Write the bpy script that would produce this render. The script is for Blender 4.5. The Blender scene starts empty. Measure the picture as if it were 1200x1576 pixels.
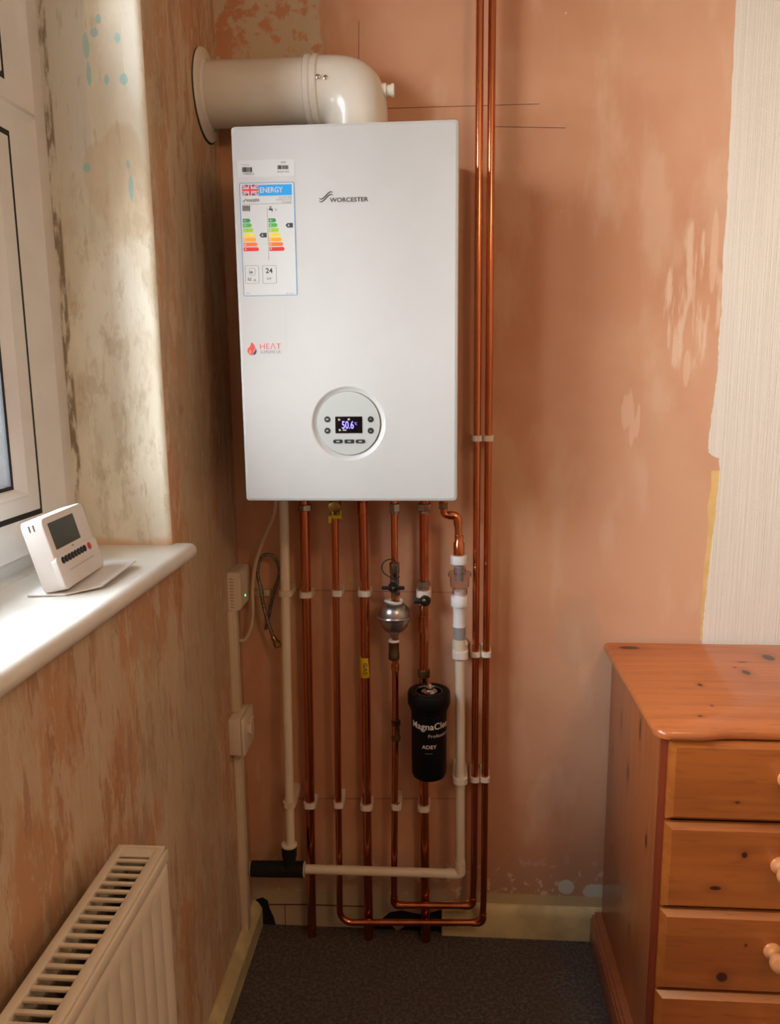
import bpy, bmesh, math, random
from mathutils import Vector, Matrix
random.seed(7)
C = bpy.context.scene.collection
pi = math.pi

# ---------------------------------------------------------------- camera, world, light, exposure
CAM = Vector((.484, -1.754, 1.375))
YAW, PITCH, ROLL, FPX = math.radians(4.138), math.radians(-9.97), math.radians(-.56), 1205.0
_fw = Vector((-math.sin(YAW)*math.cos(PITCH), math.cos(YAW)*math.cos(PITCH), math.sin(PITCH)))
_rt = Vector((math.cos(YAW), math.sin(YAW), 0)); _up = _rt.cross(_fw)
_r2 = _rt*math.cos(ROLL)+_up*math.sin(ROLL); _u2 = -_rt*math.sin(ROLL)+_up*math.cos(ROLL)
cam = bpy.data.cameras.new('camera'); camo = bpy.data.objects.new('camera', cam); C.objects.link(camo)
m = Matrix((_r2, _u2, -_fw)).transposed().to_4x4(); m.translation = CAM; camo.matrix_world = m
cam.sensor_fit = 'VERTICAL'; cam.sensor_height = 36; cam.sensor_width = 36*1200/1576
cam.lens = FPX/1576*36; cam.clip_start = .02
bpy.context.scene.camera = camo

w = bpy.data.worlds.new('world'); bpy.context.scene.world = w; w.use_nodes = True
nt = w.node_tree; bg = nt.nodes['Background']
tc = nt.nodes.new('ShaderNodeTexCoord'); sp = nt.nodes.new('ShaderNodeSeparateXYZ')
rp = nt.nodes.new('ShaderNodeValToRGB'); nt.links.new(tc.outputs['Generated'], sp.inputs[0])
nt.links.new(sp.outputs['Z'], rp.inputs[0]); nt.links.new(rp.outputs[0], bg.inputs[0])
rp.color_ramp.elements[0].color = (.92, .96, 1, 1); rp.color_ramp.elements[1].color = (.66, .84, 1, 1)
SKY = 25
bg.inputs[1].default_value = SKY

def light(name, kind, loc, energy, color, size, rot=None, sizey=None):
    l = bpy.data.lights.new(name, kind); l.energy = energy; l.color = color
    if kind == 'POINT': l.shadow_soft_size = size
    else:
        l.size = size
        if sizey: l.shape = 'RECTANGLE'; l.size_y = sizey
    o = bpy.data.objects.new(name, l); o.location = loc; C.objects.link(o)
    if rot: o.rotation_euler = rot
    return o
portal = light('window_portal', 'AREA', (-.28, -1.36, 1.64), 1, (1, 1, 1), 1.16, (0, -pi/2, 0), 1.88)
portal.data.cycles.is_portal = True
light('ceiling_lamp_light', 'POINT', (1.3, -1.95, 2.1), 22, (1, .66, .38), .10)
vs = bpy.context.scene.view_settings
vs.view_transform = 'Standard'; vs.look = 'None'; vs.exposure = -0.15; vs.gamma = 1; vs.use_curve_mapping = False

def at(px, py, y):            # a point of the photograph on the plane of that depth
    d = _fw+_r2*((px-600)/FPX)-_u2*((py-788)/FPX)
    return CAM+d*((y-CAM.y)/d.y)
def atx(px, py, x):
    d = _fw+_r2*((px-600)/FPX)-_u2*((py-788)/FPX)
    return CAM+d*((x-CAM.x)/d.x)

# ---------------------------------------------------------------- materials
def s2l(c):
    return tuple(((v/255)/12.92 if v/255 < .04045 else ((v/255+.055)/1.055)**2.4) for v in c)+(1,)
class G:
    def __init__(s, name, rough=.5, metal=0, spec=.5, coat=0):
        s.m = bpy.data.materials.new(name); s.m.use_nodes = True; s.nt = s.m.node_tree
        s.b = s.nt.nodes['Principled BSDF']; s.b.inputs['Roughness'].default_value = rough
        s.b.inputs['Metallic'].default_value = metal; s.b.inputs['Specular IOR Level'].default_value = spec
        s.b.inputs['Coat Weight'].default_value = coat; s.b.inputs['Coat Roughness'].default_value = .12
        s.tc = s.nt.nodes.new('ShaderNodeTexCoord'); s.sep = s.nt.nodes.new('ShaderNodeSeparateXYZ')
        s.nt.links.new(s.tc.outputs['Object'], s.sep.inputs[0])
        s.X, s.Y, s.Z = s.sep.outputs
    def put(s, sock, v):
        if hasattr(v, 'is_output') or isinstance(v, bpy.types.NodeSocket): s.nt.links.new(v, sock)
        else: sock.default_value = v
    def math(s, op, a, b=0.0, c=None):
        n = s.nt.nodes.new('ShaderNodeMath'); n.operation = op; s.put(n.inputs[0], a); s.put(n.inputs[1], b)
        if c is not None: s.put(n.inputs[2], c)
        return n.outputs[0]
    def noise(s, sc=(1, 1, 1), scale=5, detail=4, rough=.55, off=(0, 0, 0), dist=0):
        mp = s.nt.nodes.new('ShaderNodeMapping'); mp.inputs['Scale'].default_value = sc; mp.inputs['Location'].default_value = off
        s.nt.links.new(s.tc.outputs['Object'], mp.inputs[0])
        n = s.nt.nodes.new('ShaderNodeTexNoise'); n.inputs['Scale'].default_value = scale
        n.inputs['Detail'].default_value = detail; n.inputs['Roughness'].default_value = rough; n.inputs['Distortion'].default_value = dist
        s.nt.links.new(mp.outputs[0], n.inputs[0]); return n.outputs['Fac']
    def step(s, v, a, b):
        n = s.nt.nodes.new('ShaderNodeMapRange'); n.interpolation_type = 'SMOOTHSTEP'; s.put(n.inputs[0], v)
        n.inputs[1].default_value = a; n.inputs[2].default_value = b; return n.outputs[0]
    def mix(s, f, a, b):
        n = s.nt.nodes.new('ShaderNodeMix'); n.data_type = 'RGBA'; s.put(n.inputs[0], f)
        s.put(n.inputs[6], a); s.put(n.inputs[7], b); return n.outputs[2]
    def ell(s, u, v, cu, cv, ru, rv, soft=.5):       # 1 inside an ellipse
        a = s.math('DIVIDE', s.math('SUBTRACT', u, cu), ru); b = s.math('DIVIDE', s.math('SUBTRACT', v, cv), rv)
        d = s.math('SQRT', s.math('ADD', s.math('MULTIPLY', a, a), s.math('MULTIPLY', b, b)))
        return s.step(d, 1+soft, 1-soft)
    def patch(s, u, v, cu, cv, ru, rv, n, k=.6):      # an ellipse with an edge broken up by a noise
        a = s.math('DIVIDE', s.math('SUBTRACT', u, cu), ru); b = s.math('DIVIDE', s.math('SUBTRACT', v, cv), rv)
        d = s.math('ADD', s.math('MULTIPLY', a, a), s.math('MULTIPLY', b, b))
        d = s.math('ADD', d, s.math('MULTIPLY', s.math('SUBTRACT', n, .5), k*8))
        return s.step(d, 1.1, .8)
    def mx(s, *a):
        r = a[0]
        for q in a[1:]: r = s.math('MAXIMUM', r, q)
        return r
    def color(s, v): s.put(s.b.inputs['Base Color'], v)
    def bump(s, h, strength=.3, dist=.002):
        n = s.nt.nodes.new('ShaderNodeBump'); n.inputs['Strength'].default_value = strength
        n.inputs['Distance'].default_value = dist; s.nt.links.new(h, n.inputs['Height']); s.nt.links.new(n.outputs[0], s.b.inputs['Normal'])

def plain(name, rgb, rough=.45, metal=0, coat=0, var=.06, bump=0, emit=None, scale=18):
    g = G(name, rough, metal, coat=coat); c = s2l(rgb)
    if var:
        n = g.noise(scale=scale, detail=3)
        d = tuple(x*(1-2.2*var) for x in c[:3])+(1,)
        g.color(g.mix(g.step(n, .35, .65), c, d))
    else: g.color(c)
    if bump: g.bump(g.noise(scale=400, detail=2), bump, .0005)
    if emit:
        g.b.inputs['Emission Color'].default_value = s2l(rgb); g.b.inputs['Emission Strength'].default_value = emit
    return g.m

def m_wall_back():
    g = G('pink_plaster', .75, spec=.25)
    X, Z = g.X, g.Z
    n1 = g.noise(scale=1.6, detail=5); n2 = g.noise((1, 1, .35), scale=9, detail=6); n3 = g.noise((1, 1, .12), scale=55, detail=4)
    nf = g.noise(scale=38, detail=5)
    col = g.mix(g.step(n1, .38, .62), s2l((212, 162, 127)), s2l((198, 142, 107)))
    col = g.mix(g.math('MULTIPLY', g.step(n3, .56, .68), .16), col, s2l((196, 164, 134)))
    col = g.mix(g.math('MULTIPLY', g.step(n2, .5, .66), .4), col, s2l((220, 184, 154)))
    # greyer near the floor, then grey shade painted in patches behind the pipes
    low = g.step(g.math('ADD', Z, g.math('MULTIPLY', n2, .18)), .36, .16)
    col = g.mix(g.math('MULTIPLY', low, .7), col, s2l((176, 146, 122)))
    shade = g.mx(g.patch(X, Z, .79, .78, .05, .09, n2, .5), g.patch(X, Z, .33, .7, .1, .09, n2, .4))
    col = g.mix(g.math('MULTIPLY', shade, .3), col, s2l((186, 156, 128)))
    # cream paper left on: top left, beside the wallpaper, small scrapes, above the skirting
    tl = g.patch(X, Z, .04, 2.12, .24, .2, n2, .55)
    tl = g.math('MULTIPLY', tl, g.step(g.math('ADD', nf, g.math('MULTIPLY', n2, .8)), .78, .9))
    col = g.mix(tl, col, s2l((206, 186, 158)))
    sc = g.math('MULTIPLY', g.patch(X, Z, 1.005, 1.53, .06, .17, n2, .35), g.step(n3, .46, .60))
    col = g.mix(g.math('MULTIPLY', sc, .6), col, s2l((230, 200, 170)))
    sc2 = g.math('MULTIPLY', g.mx(g.patch(X, Z, .885, 1.27, .016, .06, n3, .6), g.patch(X, Z, 1.0, 1.38, .007, .04, n3, .1),
                                  g.patch(X, Z, 1.043, 1.62, .008, .09, nf, .1)), .38)
    col = g.mix(sc2, col, s2l((232, 196, 164)))
    bt = g.math('MULTIPLY', g.step(Z, .24, .12), g.step(nf, .55, .62))
    col = g.mix(g.math('MULTIPLY', bt, .85), col, s2l((222, 204, 178)))
    bp = g.mx(g.patch(X, Z, .78, .135, .02, .02, nf, .1), g.patch(X, Z, .85, .125, .03, .02, nf, .2))
    col = g.mix(bp, col, s2l((206, 206, 190)))
    band = g.math('MULTIPLY', g.step(X, .56, .57), g.step(Z, .115, .107))
    col = g.mix(band, col, s2l((200, 180, 140)))
    # below the plaster on the left: bare painted board with a stripe of old paint
    bl = g.math('MULTIPLY', g.step(Z, .1, .095), g.step(X, .5, .49))
    col = g.mix(bl, col, s2l((176, 160, 128)))
    rag = g.math('MULTIPLY', g.step(Z, .15, .13), g.math('MULTIPLY', g.step(n2, .42, .5), g.step(X, .56, .5)))
    col = g.mix(g.math('MULTIPLY', rag, .6), col, s2l((176, 158, 140)))
    # pale wall-plug scars and specks
    for (u, v, a, b) in ((.268, .905, .012, .008), (.30, .46, .006, .02), (.027, .42, .006, .03), (.075, .82, .04, .02)):
        col = g.mix(g.math('MULTIPLY', g.patch(X, Z, u, v, a, b, nf, .2), .6), col, s2l((206, 176, 140)))
    sp = g.step(g.noise(scale=70, detail=1), .80, .83)
    col = g.mix(g.math('MULTIPLY', sp, .8), col, s2l((236, 206, 176)))
    g.color(col); g.bump(g.math('ADD', n2, g.math('MULTIPLY', nf, .4)), .35, .003); return g.m

def m_wall_left():
    g = G('stripped_plaster', .72, spec=.25)
    Y, Z = g.Y, g.Z
    n1 = g.noise((1, 1, .45), scale=4.5, detail=7, rough=.62); n2 = g.noise((1, 1.2, .22), scale=26, detail=6, rough=.65)
    n3 = g.noise((1, 1, .5), scale=2.2, detail=4, off=(3, 1, 7)); nf = g.noise((1, 1, .3), scale=90, detail=4)
    col = g.mix(g.step(g.math('ADD', n1, g.math('MULTIPLY', n2, .25)), .58, .68), s2l((194, 148, 110)), s2l((202, 176, 144)))
    col = g.mix(g.math('MULTIPLY', g.step(n2, .52, .58), .6), col, s2l((166, 112, 76)))
    n5 = g.noise((1, 1, .32), scale=20, detail=8, rough=.72, off=(8, 2, 5))
    col = g.mix(g.math('MULTIPLY', g.step(n5, .53, .57), .6), col, s2l((210, 190, 160)))
    col = g.mix(g.math('MULTIPLY', g.step(g.math('ADD', n3, g.math('MULTIPLY', n2, .35)), .68, .80), .6), col, s2l((178, 160, 130)))
    col = g.mix(g.math('MULTIPLY', g.step(nf, .60, .66), .45), col, s2l((214, 188, 156)))
    col = g.mix(g.math('MULTIPLY', g.step(g.math('ADD', n5, g.math('MULTIPLY', nf, .3)), .53, .45), .4), col, s2l((142, 90, 58)))
    g.color(col); g.bump(g.math('ADD', n1, g.math('ADD', n2, n5)), .6, .004); return g.m

def m_reveal():
    g = G('reveal_plaster', .62, spec=.35)
    X, Z = g.X, g.Z
    n1 = g.noise((1, 1, .5), scale=9, detail=6, rough=.6, off=(2, 2, 2)); n2 = g.noise((1.4, 1, .35), scale=32, detail=6, rough=.65)
    nf = g.noise((1, 1, .25), scale=90, detail=4); n3 = g.noise(scale=14, detail=5, off=(5, 4, 1))
    col = g.mix(g.step(n1, .40, .60), s2l((236, 230, 210)), s2l((222, 215, 194)))
    ztop = g.step(g.math('ADD', Z, g.math('MULTIPLY', n1, .2)), 1.70, 1.86)
    col = g.mix(g.math('MULTIPLY', g.step(g.math('ADD', X, g.math('MULTIPLY', n1, .05)), -.065, -.075), ztop), col, s2l((214, 210, 196)))
    oc = g.math('MULTIPLY', g.step(n2, .50, .62), g.math('SUBTRACT', 1.0, ztop))
    col = g.mix(g.math('MULTIPLY', oc, .32), col, s2l((186, 164, 126)))
    col = g.mix(g.math('MULTIPLY', g.patch(X, Z, -.055, 1.69, .06, .09, n1, .5), .4), col, s2l((206, 180, 138)))
    wh = g.mx(g.patch(X, Z, -.018, 1.90, .016, .1, n2, .3), g.patch(X, Z, -.022, 1.11, .018, .022, n1, 1.0), g.math('MULTIPLY', g.patch(X, Z, -.07, 1.48, .06, .08, n1, .9), .6))
    col = g.mix(wh, col, s2l((232, 228, 212)))
    col = g.mix(g.math('MULTIPLY', g.step(nf, .58, .70), .25), col, s2l((160, 144, 116)))
    cy = 0.0
    for (px, py, a, b) in ((132, 70, .0045, .016), (137, 115, .004, .017), (181, 58, .004, .006), (151, 30, .004, .006), (164, 122, .004, .007),
                           (190, 122, .006, .008), (134, 258, .006, .008), (202, 290, .0035, .018), (197, 253, .003, .006), (145, 50, .006, .006)):
        p = atx(px, py, -.0) if False else at(px, py, -.424)
        e = g.patch(X, Z, p.x, p.z, a*1.1, b*1.1, n2, .45)
        cy = e if cy == 0.0 else g.mx(cy, e)
    col = g.mix(g.math('MULTIPLY', cy, .6), col, s2l((130, 200, 204)))
    dk = g.math('MULTIPLY', g.step(g.noise((1.2, 1, .6), scale=24, detail=7, rough=.7, off=(1, 9, 4)), .55, .62), g.step(Z, 1.75, 1.6))
    col = g.mix(g.math('MULTIPLY', dk, .3), col, s2l((174, 154, 122)))
    # crumbling sealant line against the window and the sill
    crk = g.math('MULTIPLY', g.step(X, -.156, -.160), g.step(n2, .44, .56))
    col = g.mix(g.math('MULTIPLY', crk, .8), col, s2l((120, 100, 76)))
    col = g.mix(g.math('MULTIPLY', g.step(g.math('ADD', Z, g.math('MULTIPLY', n3, .03)), 1.112, 1.095), .7), col, s2l((220, 170, 128)))
    g.color(col); g.bump(g.math('ADD', n1, n2), .45, .003); return g.m

def m_wallpaper():
    g = G('ribbed_wallpaper', .7, spec=.2)
    n = g.noise((1, 1, .012), scale=330, detail=1); n2 = g.noise(scale=300, detail=2)
    g.color(g.mix(g.step(n, .4, .6), s2l((226, 216, 200)), s2l((220, 210, 193))))
    g.bump(g.math('ADD', n, g.math('MULTIPLY', n2, .5)), .6, .0016); return g.m

def m_carpet():
    g = G('grey_carpet', .95, spec=.1)
    n = g.noise(scale=120, detail=4, rough=.8); n2 = g.noise(scale=8, detail=4); n3 = g.noise(scale=330, detail=3, off=(3, 3, 3))
    c = g.mix(g.step(n, .42, .62), s2l((86, 82, 82)), s2l((126, 115, 108)))
    c = g.mix(g.math('MULTIPLY', g.step(n2, .4, .6), .25), c, s2l((104, 84, 74)))
    c = g.mix(g.math('MULTIPLY', g.step(n3, .60, .7), .5), c, s2l((150, 142, 138)))
    g.color(c); g.bump(g.math('ADD', n, n3), 1, .006); return g.m

def pine(name, u, v, knots, base=(196, 112, 52), dark=(150, 72, 26), red=0, seams=()):
    g = G(name, .28, spec=.5, coat=.35)
    ax = dict(x=g.X, y=g.Y, z=g.Z); U, V = ax[u], ax[v]     # u runs along the grain
    i = 'xyz'.index(u); sc = [1, 1, 1]; sc[i] = .06
    n1 = g.noise(tuple(sc), scale=34, detail=5, dist=.3); sc[i] = .12; n2 = g.noise(tuple(sc), scale=9, detail=3); n3 = g.noise(tuple(sc), scale=120, detail=3)
    c = g.mix(g.step(n1, .42, .62), s2l(base), s2l(tuple(int(a*.7+b*.3) for a, b in zip(base, dark))))
    c = g.mix(g.math('MULTIPLY', g.step(n2, .45, .62), .45), c, s2l(tuple(min(255, int(a*1.08)) for a in base)))
    c = g.mix(g.math('MULTIPLY', g.step(n3, .56, .7), .35), c, s2l(dark))
    for (cu, cv, ru, rv) in knots:
        c = g.mix(g.math('MULTIPLY', g.ell(U, V, cu, cv, ru*2.3, rv*2.3, .5), .35), c, s2l(dark))
        c = g.mix(g.ell(U, V, cu, cv, ru, rv, .25), c, s2l((70, 30, 14)))
    for sv in seams:
        c = g.mix(g.math('MULTIPLY', g.step(g.math('ABSOLUTE', g.math('SUBTRACT', V, sv)), .0012, .0004), .5), c, s2l(dark))
    g.color(c); g.bump(n3, .05, .0005); return g.m

def m_copper():
    g = G('copper', .2, 1)
    n = g.noise((1, 1, .12), scale=14, detail=3); n2 = g.noise((1, 1, .08), scale=60, detail=3)
    c = g.mix(g.step(n, .40, .62), (.70, .25, .11, 1), (.54, .17, .07, 1))
    c = g.mix(g.math('MULTIPLY', g.step(n2, .62, .7), .2), c, (.30, .10, .05, 1))
    g.color(c); g.put(g.b.inputs['Roughness'], g.math('ADD', .12, g.math('MULTIPLY', n2, .12))); return g.m

def m_glass(name, tint=(1, 1, 1, 1), refl=.12):
    m = bpy.data.materials.new(name); m.use_nodes = True; nt = m.node_tree; nt.nodes.clear()
    o = nt.nodes.new('ShaderNodeOutputMaterial'); mx = nt.nodes.new('ShaderNodeMixShader'); t = nt.nodes.new('ShaderNodeBsdfTransparent')
    g = nt.nodes.new('ShaderNodeBsdfGlossy'); f = nt.nodes.new('ShaderNodeLayerWeight'); f.inputs[0].default_value = .12
    g.inputs['Roughness'].default_value = .03; t.inputs[0].default_value = tint
    nt.links.new(f.outputs[0], mx.inputs[0]); nt.links.new(t.outputs[0], mx.inputs[1]); nt.links.new(g.outputs[0], mx.inputs[2])
    nt.links.new(mx.outputs[0], o.inputs[0]); return m

M = dict(
    wall_back=m_wall_back(), wall_left=m_wall_left(), reveal=m_reveal(), paper=m_wallpaper(), carpet=m_carpet(), copper=m_copper(),
    white_wall=plain('bare_plaster_far', (186, 158, 136), .85), ceiling=plain('ceiling_white', (228, 224, 214), .85),
    upvc=plain('white_upvc', (226, 224, 220), .28, var=.02), gasket=plain('black_gasket', (14, 13, 14), .6, var=0),
    sill=plain('painted_sill', (226, 220, 208), .34, var=.05, scale=9), skirt=plain('cream_gloss_paint', (218, 200, 150), .35, var=.12, scale=12),
    enamel=plain('boiler_enamel', (182, 180, 176), .38, var=.01, coat=.1), flue=plain('flue_white', (226, 220, 206), .25, var=.02, coat=.3),
    panelgrey=plain('panel_grey', (168, 170, 165), .4, var=0), black=plain('black_plastic', (16, 16, 18), .42, var=0),
    filterblack=plain('satin_black', (5, 5, 7), .5, var=0, bump=.1), display=plain('display_black', (6, 6, 12), .12, var=0),
    digits=plain('display_blue', (130, 120, 255), .4, var=0, emit=2.2), ink=plain('dark_ink', (38, 38, 36), .5, var=0),
    grey_ink=plain('grey_ink', (120, 118, 114), .5, var=0), sticker=plain('sticker_white', (190, 189, 186), .36, var=0),
    steel=plain('nickel_steel', (180, 172, 160), .26, 1, var=.1), brass=plain('brass', (176, 146, 84), .3, 1, var=.2),
    dull_brass=plain('dull_brass', (128, 108, 74), .42, 1, var=.2), vessel=plain('vessel_grey', (186, 186, 186), .3, 1, var=.05),
    chrome=plain('chrome', (225, 222, 215), .1, 1, var=0), yellow=plain('yellow_plastic', (220, 190, 20), .45, var=.02),
    tape=plain('ptfe_tape', (232, 228, 220), .8, var=.08, bump=.5, scale=60), clip=plain('clip_white', (232, 222, 210), .4, var=.02),
    waste=plain('waste_pipe_white', (228, 214, 192), .35, var=.02), whitefit=plain('trap_white', (234, 236, 238), .35, var=0),
    greyfit=plain('trap_grey', (150, 150, 148), .4, var=0), cable=plain('cable_cream', (206, 180, 152), .5, var=.02),
    braid=plain('steel_braid', (150, 138, 126), .38, .6, var=.3, scale=300, bump=.6), trunk=plain('trunking_white', (222, 204, 176), .4, var=.02),
    plastic=plain('ivory_plastic', (222, 206, 184), .42, var=.01), slot=plain('vent_shadow', (90, 74, 60), .7, var=0),
    led=plain('green_led', (60, 255, 130), .4, var=0, emit=5), prog=plain('programmer_white', (224, 218, 212), .42, var=.01),
    lcd=plain('lcd_green', (62, 68, 60), .5, var=0), red=plain('red_button', (214, 52, 44), .45, var=0),
    rad=plain('radiator_enamel', (226, 212, 188), .35, var=.02), radin=plain('radiator_inside', (120, 104, 86), .6, var=.15, scale=40),
    knob=plain('pale_pine_knob', (216, 142, 86), .28, coat=.4, var=.08, scale=40), foam=plain('black_foam', (12, 12, 12), .9, var=0, bump=.8),
    hole=plain('dark_hole', (16, 12, 12), .95, var=0), crimson=plain('logo_red', (206, 52, 44), .45, var=0), navy=plain('logo_navy', (44, 36, 92), .45, var=0),
    flagblue=plain('flag_blue', (40, 44, 110), .45, var=0), eblue=plain('energy_blue', (0, 140, 208), .45, var=0), border=plain('label_blue', (60, 130, 180), .45, var=0),
    pencil=plain('pencil_line', (96, 60, 44), .8, var=0), fence=plain('grey_fence', (44, 52, 60), .7, var=.15, scale=30),
    ground=plain('paving', (84, 84, 76), .9, var=.2), glass=m_glass('window_glass'), clear=m_glass('clear_plastic', (.86, .80, .80, 1)),
)

M['filterblack'].node_tree.nodes['Principled BSDF'].inputs['Specular IOR Level'].default_value = .25

# ---------------------------------------------------------------- mesh helpers
def link(name, bm, mat, parent=None, smooth=True, angle=35):
    me = bpy.data.meshes.new(name); bm.normal_update()
    bmesh.ops.recalc_face_normals(bm, faces=bm.faces)
    if smooth:
        for f in bm.faces: f.smooth = True
        for e in bm.edges:
            if len(e.link_faces) == 2 and e.calc_face_angle(0) > math.radians(angle): e.smooth = False
    bm.to_mesh(me); bm.free()
    for mm in (mat if isinstance(mat, (list, tuple)) else [mat]): me.materials.append(mm)
    o = bpy.data.objects.new(name, me); C.objects.link(o)
    if parent:
        o.parent = parent; bpy.context.view_layer.update(); o.matrix_parent_inverse = parent.matrix_world.inverted()
    return o
def tag(o, label=None, cat=None, group=None, kind=None):
    for k, v in (('label', label), ('category', cat), ('group', group), ('kind', kind)):
        if v: o[k] = v
    return o
def thing(name, loc, label, cat, group=None):
    o = bpy.data.objects.new(name, None); o.location = loc; o.empty_display_size = .03; C.objects.link(o)
    return tag(o, label, cat, group)
def box(bm, a, b, bev=0, seg=2, mat=0):
    a, b = Vector(a), Vector(b); r = bmesh.ops.create_cube(bm, size=1)
    vs = r['verts']; c = (a+b)/2; d = b-a
    for v in vs: v.co = Vector((v.co.x*d.x, v.co.y*d.y, v.co.z*d.z))+c
    fs = {f for v in vs for f in v.link_faces}
    for f in fs: f.material_index = mat
    if bev:
        es = list({e for v in vs for e in v.link_edges}); q = bmesh.ops.bevel(bm, geom=es, offset=bev, segments=seg, profile=.5, affect='EDGES')
        for f in q['faces']: f.material_index = mat
    return bm
def B(a, b, bev=0, seg=2): return box(bmesh.new(), a, b, bev, seg)
def frame_of(d):
    d = Vector(d).normalized(); a = Vector((0, 0, 1)) if abs(d.z) < .9 else Vector((1, 0, 0))
    u = d.cross(a).normalized(); return u, d.cross(u).normalized(), d
def lathe(bm, prof, base, d=(0, 0, 1), seg=32, cap=True, a0=0, a1=2*pi):
    u, v, d = frame_of(d); base = Vector(base); rings = []
    full = abs(a1-a0-2*pi) < 1e-6; n = seg if full else seg+1
    for r, t in prof:
        rings.append([bm.verts.new(base+d*t+(u*math.cos(a0+(a1-a0)*i/seg)+v*math.sin(a0+(a1-a0)*i/seg))*max(r, 1e-5)) for i in range(n)])
    for A, Bq in zip(rings, rings[1:]):
        for i in range(n if full else n-1):
            j = (i+1) % n; bm.faces.new((A[i], A[j], Bq[j], Bq[i]))
    if cap and full:
        if prof[0][0] > 1e-4: bm.faces.new(rings[0])
        if prof[-1][0] > 1e-4: bm.faces.new(rings[-1])
    return bm
def L(prof, base, d=(0, 0, 1), seg=32): return lathe(bmesh.new(), prof, base, d, seg)
def fillet(pts, rad, n=8):
    pts = [Vector(p) for p in pts]; out = [pts[0]]
    for i in range(1, len(pts)-1):
        p, a, b = pts[i], (pts[i-1]-pts[i]), (pts[i+1]-pts[i]); la, lb = a.length, b.length; a.normalize(); b.normalize()
        ang = a.angle(b)
        if ang > pi-.02: out.append(p); continue
        t = min(rad/math.tan(ang/2), la*.48, lb*.48); r = t*math.tan(ang/2); c = p+(a+b).normalized()*(r/math.sin(ang/2))
        s, e = p+a*t-c, p+b*t-c; th = s.angle(e)
        for k in range(n+1):
            f = k/n; out.append(c+(s*math.sin((1-f)*th)+e*math.sin(f*th))/math.sin(th))
    out.append(pts[-1]); return out
def tube(bm, pts, r, seg=20, cap=True):
    pts = [Vector(p) for p in pts]; rad = r if isinstance(r, (list, tuple)) else [r]*len(pts)
    t = (pts[1]-pts[0]).normalized(); u, v, _ = frame_of(t); rings = []
    for i, p in enumerate(pts):
        tn = ((pts[min(i+1, len(pts)-1)]-pts[max(i-1, 0)])).normalized()
        u = (u-tn*u.dot(tn)).normalized(); v = tn.cross(u)
        rings.append([bm.verts.new(p+(u*math.cos(2*pi*k/seg)+v*math.sin(2*pi*k/seg))*rad[i]) for k in range(seg)])
    for A, Bq in zip(rings, rings[1:]):
        for k in range(seg): j = (k+1) % seg; bm.faces.new((A[k], A[j], Bq[j], Bq[k]))
    if cap: bm.faces.new(rings[0]); bm.faces.new(rings[-1])
    return bm
def T(pts, r, seg=20): return tube(bmesh.new(), pts, r, seg)
def smoothpath(pts, n=8):
    pts = [Vector(p) for p in pts]; q = [pts[0]]+pts+[pts[-1]]; out = []
    for i in range(1, len(q)-2):
        a, b, c, d = q[i-1:i+3]
        for k in range(n):
            t = k/n; out.append(.5*((2*b)+(c-a)*t+(2*a-5*b+4*c-d)*t*t+(3*b-a-3*c+d)*t**3))
    out.append(pts[-1]); return out
def prism(bm, poly, fn0, fn1, mat=0):     # polygon extruded from fn0 to fn1 (functions of (a,b))
    A = [bm.verts.new(fn0(*p)) for p in poly]; Bq = [bm.verts.new(fn1(*p)) for p in poly]
    n = len(poly); fs = [bm.faces.new(A), bm.faces.new(Bq)]
    for i in range(n): j = (i+1) % n; fs.append(bm.faces.new((A[i], A[j], Bq[j], Bq[i])))
    for f in fs: f.material_index = mat
    return fs
def plate(poly, y, th, mat, name, parent, hole=None):   # a thin sheet standing in the x-z plane, facing -y
    bm = bmesh.new(); prism(bm, poly, lambda a, b: (a, y-th, b), lambda a, b: (a, y, b)); return link(name, bm, mat, parent, False)
def rrect(x0, z0, x1, z1, r, n=5):
    out = []
    for cx, cz, a in ((x1-r, z1-r, 0), (x0+r, z1-r, pi/2), (x0+r, z0+r, pi), (x1-r, z0+r, 3*pi/2)):
        for k in range(n+1): out.append((cx+r*math.cos(a+pi/2*k/n), cz+r*math.sin(a+pi/2*k/n)))
    return out
def outline(x0, z0, x1, z1, r, w, y, th, mat, name, parent):
    bm = bmesh.new(); a = rrect(x0, z0, x1, z1, r); b = rrect(x0+w, z0+w, x1-w, z1-w, max(r-w, .0002))
    A = [bm.verts.new((p[0], y-th, p[1])) for p in a]; Bq = [bm.verts.new((p[0], y-th, p[1])) for p in b]; n = len(A)
    for i in range(n): j = (i+1) % n; bm.faces.new((A[i], A[j], Bq[j], Bq[i]))
    r_ = bmesh.ops.extrude_face_region(bm, geom=list(bm.faces))
    for v in r_['geom']:
        if isinstance(v, bmesh.types.BMVert): v.co.y += th*.9
    return link(name, bm, mat, parent, False)
def textbm(s, bold=0, th=.0003):
    cu = bpy.data.curves.new('t', 'FONT'); cu.body = s; cu.size = 1; cu.offset = bold; cu.resolution_u = 4
    o = bpy.data.objects.new('t', cu); C.objects.link(o); bpy.context.view_layer.update()
    me = bpy.data.meshes.new_from_object(o.evaluated_get(bpy.context.evaluated_depsgraph_get()))
    bm = bmesh.new(); bm.from_mesh(me); bpy.data.objects.remove(o); bpy.data.meshes.remove(me); bpy.data.curves.remove(cu)
    xs = [v.co.x for v in bm.verts]; ys = [v.co.y for v in bm.verts]; x0, x1, y0, y1 = min(xs), max(xs), min(ys), max(ys)
    for v in bm.verts: v.co.x = (v.co.x-x0)/(x1-x0); v.co.y = (v.co.y-y0)/(y1-y0); v.co.z = 0
    return bm
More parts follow.
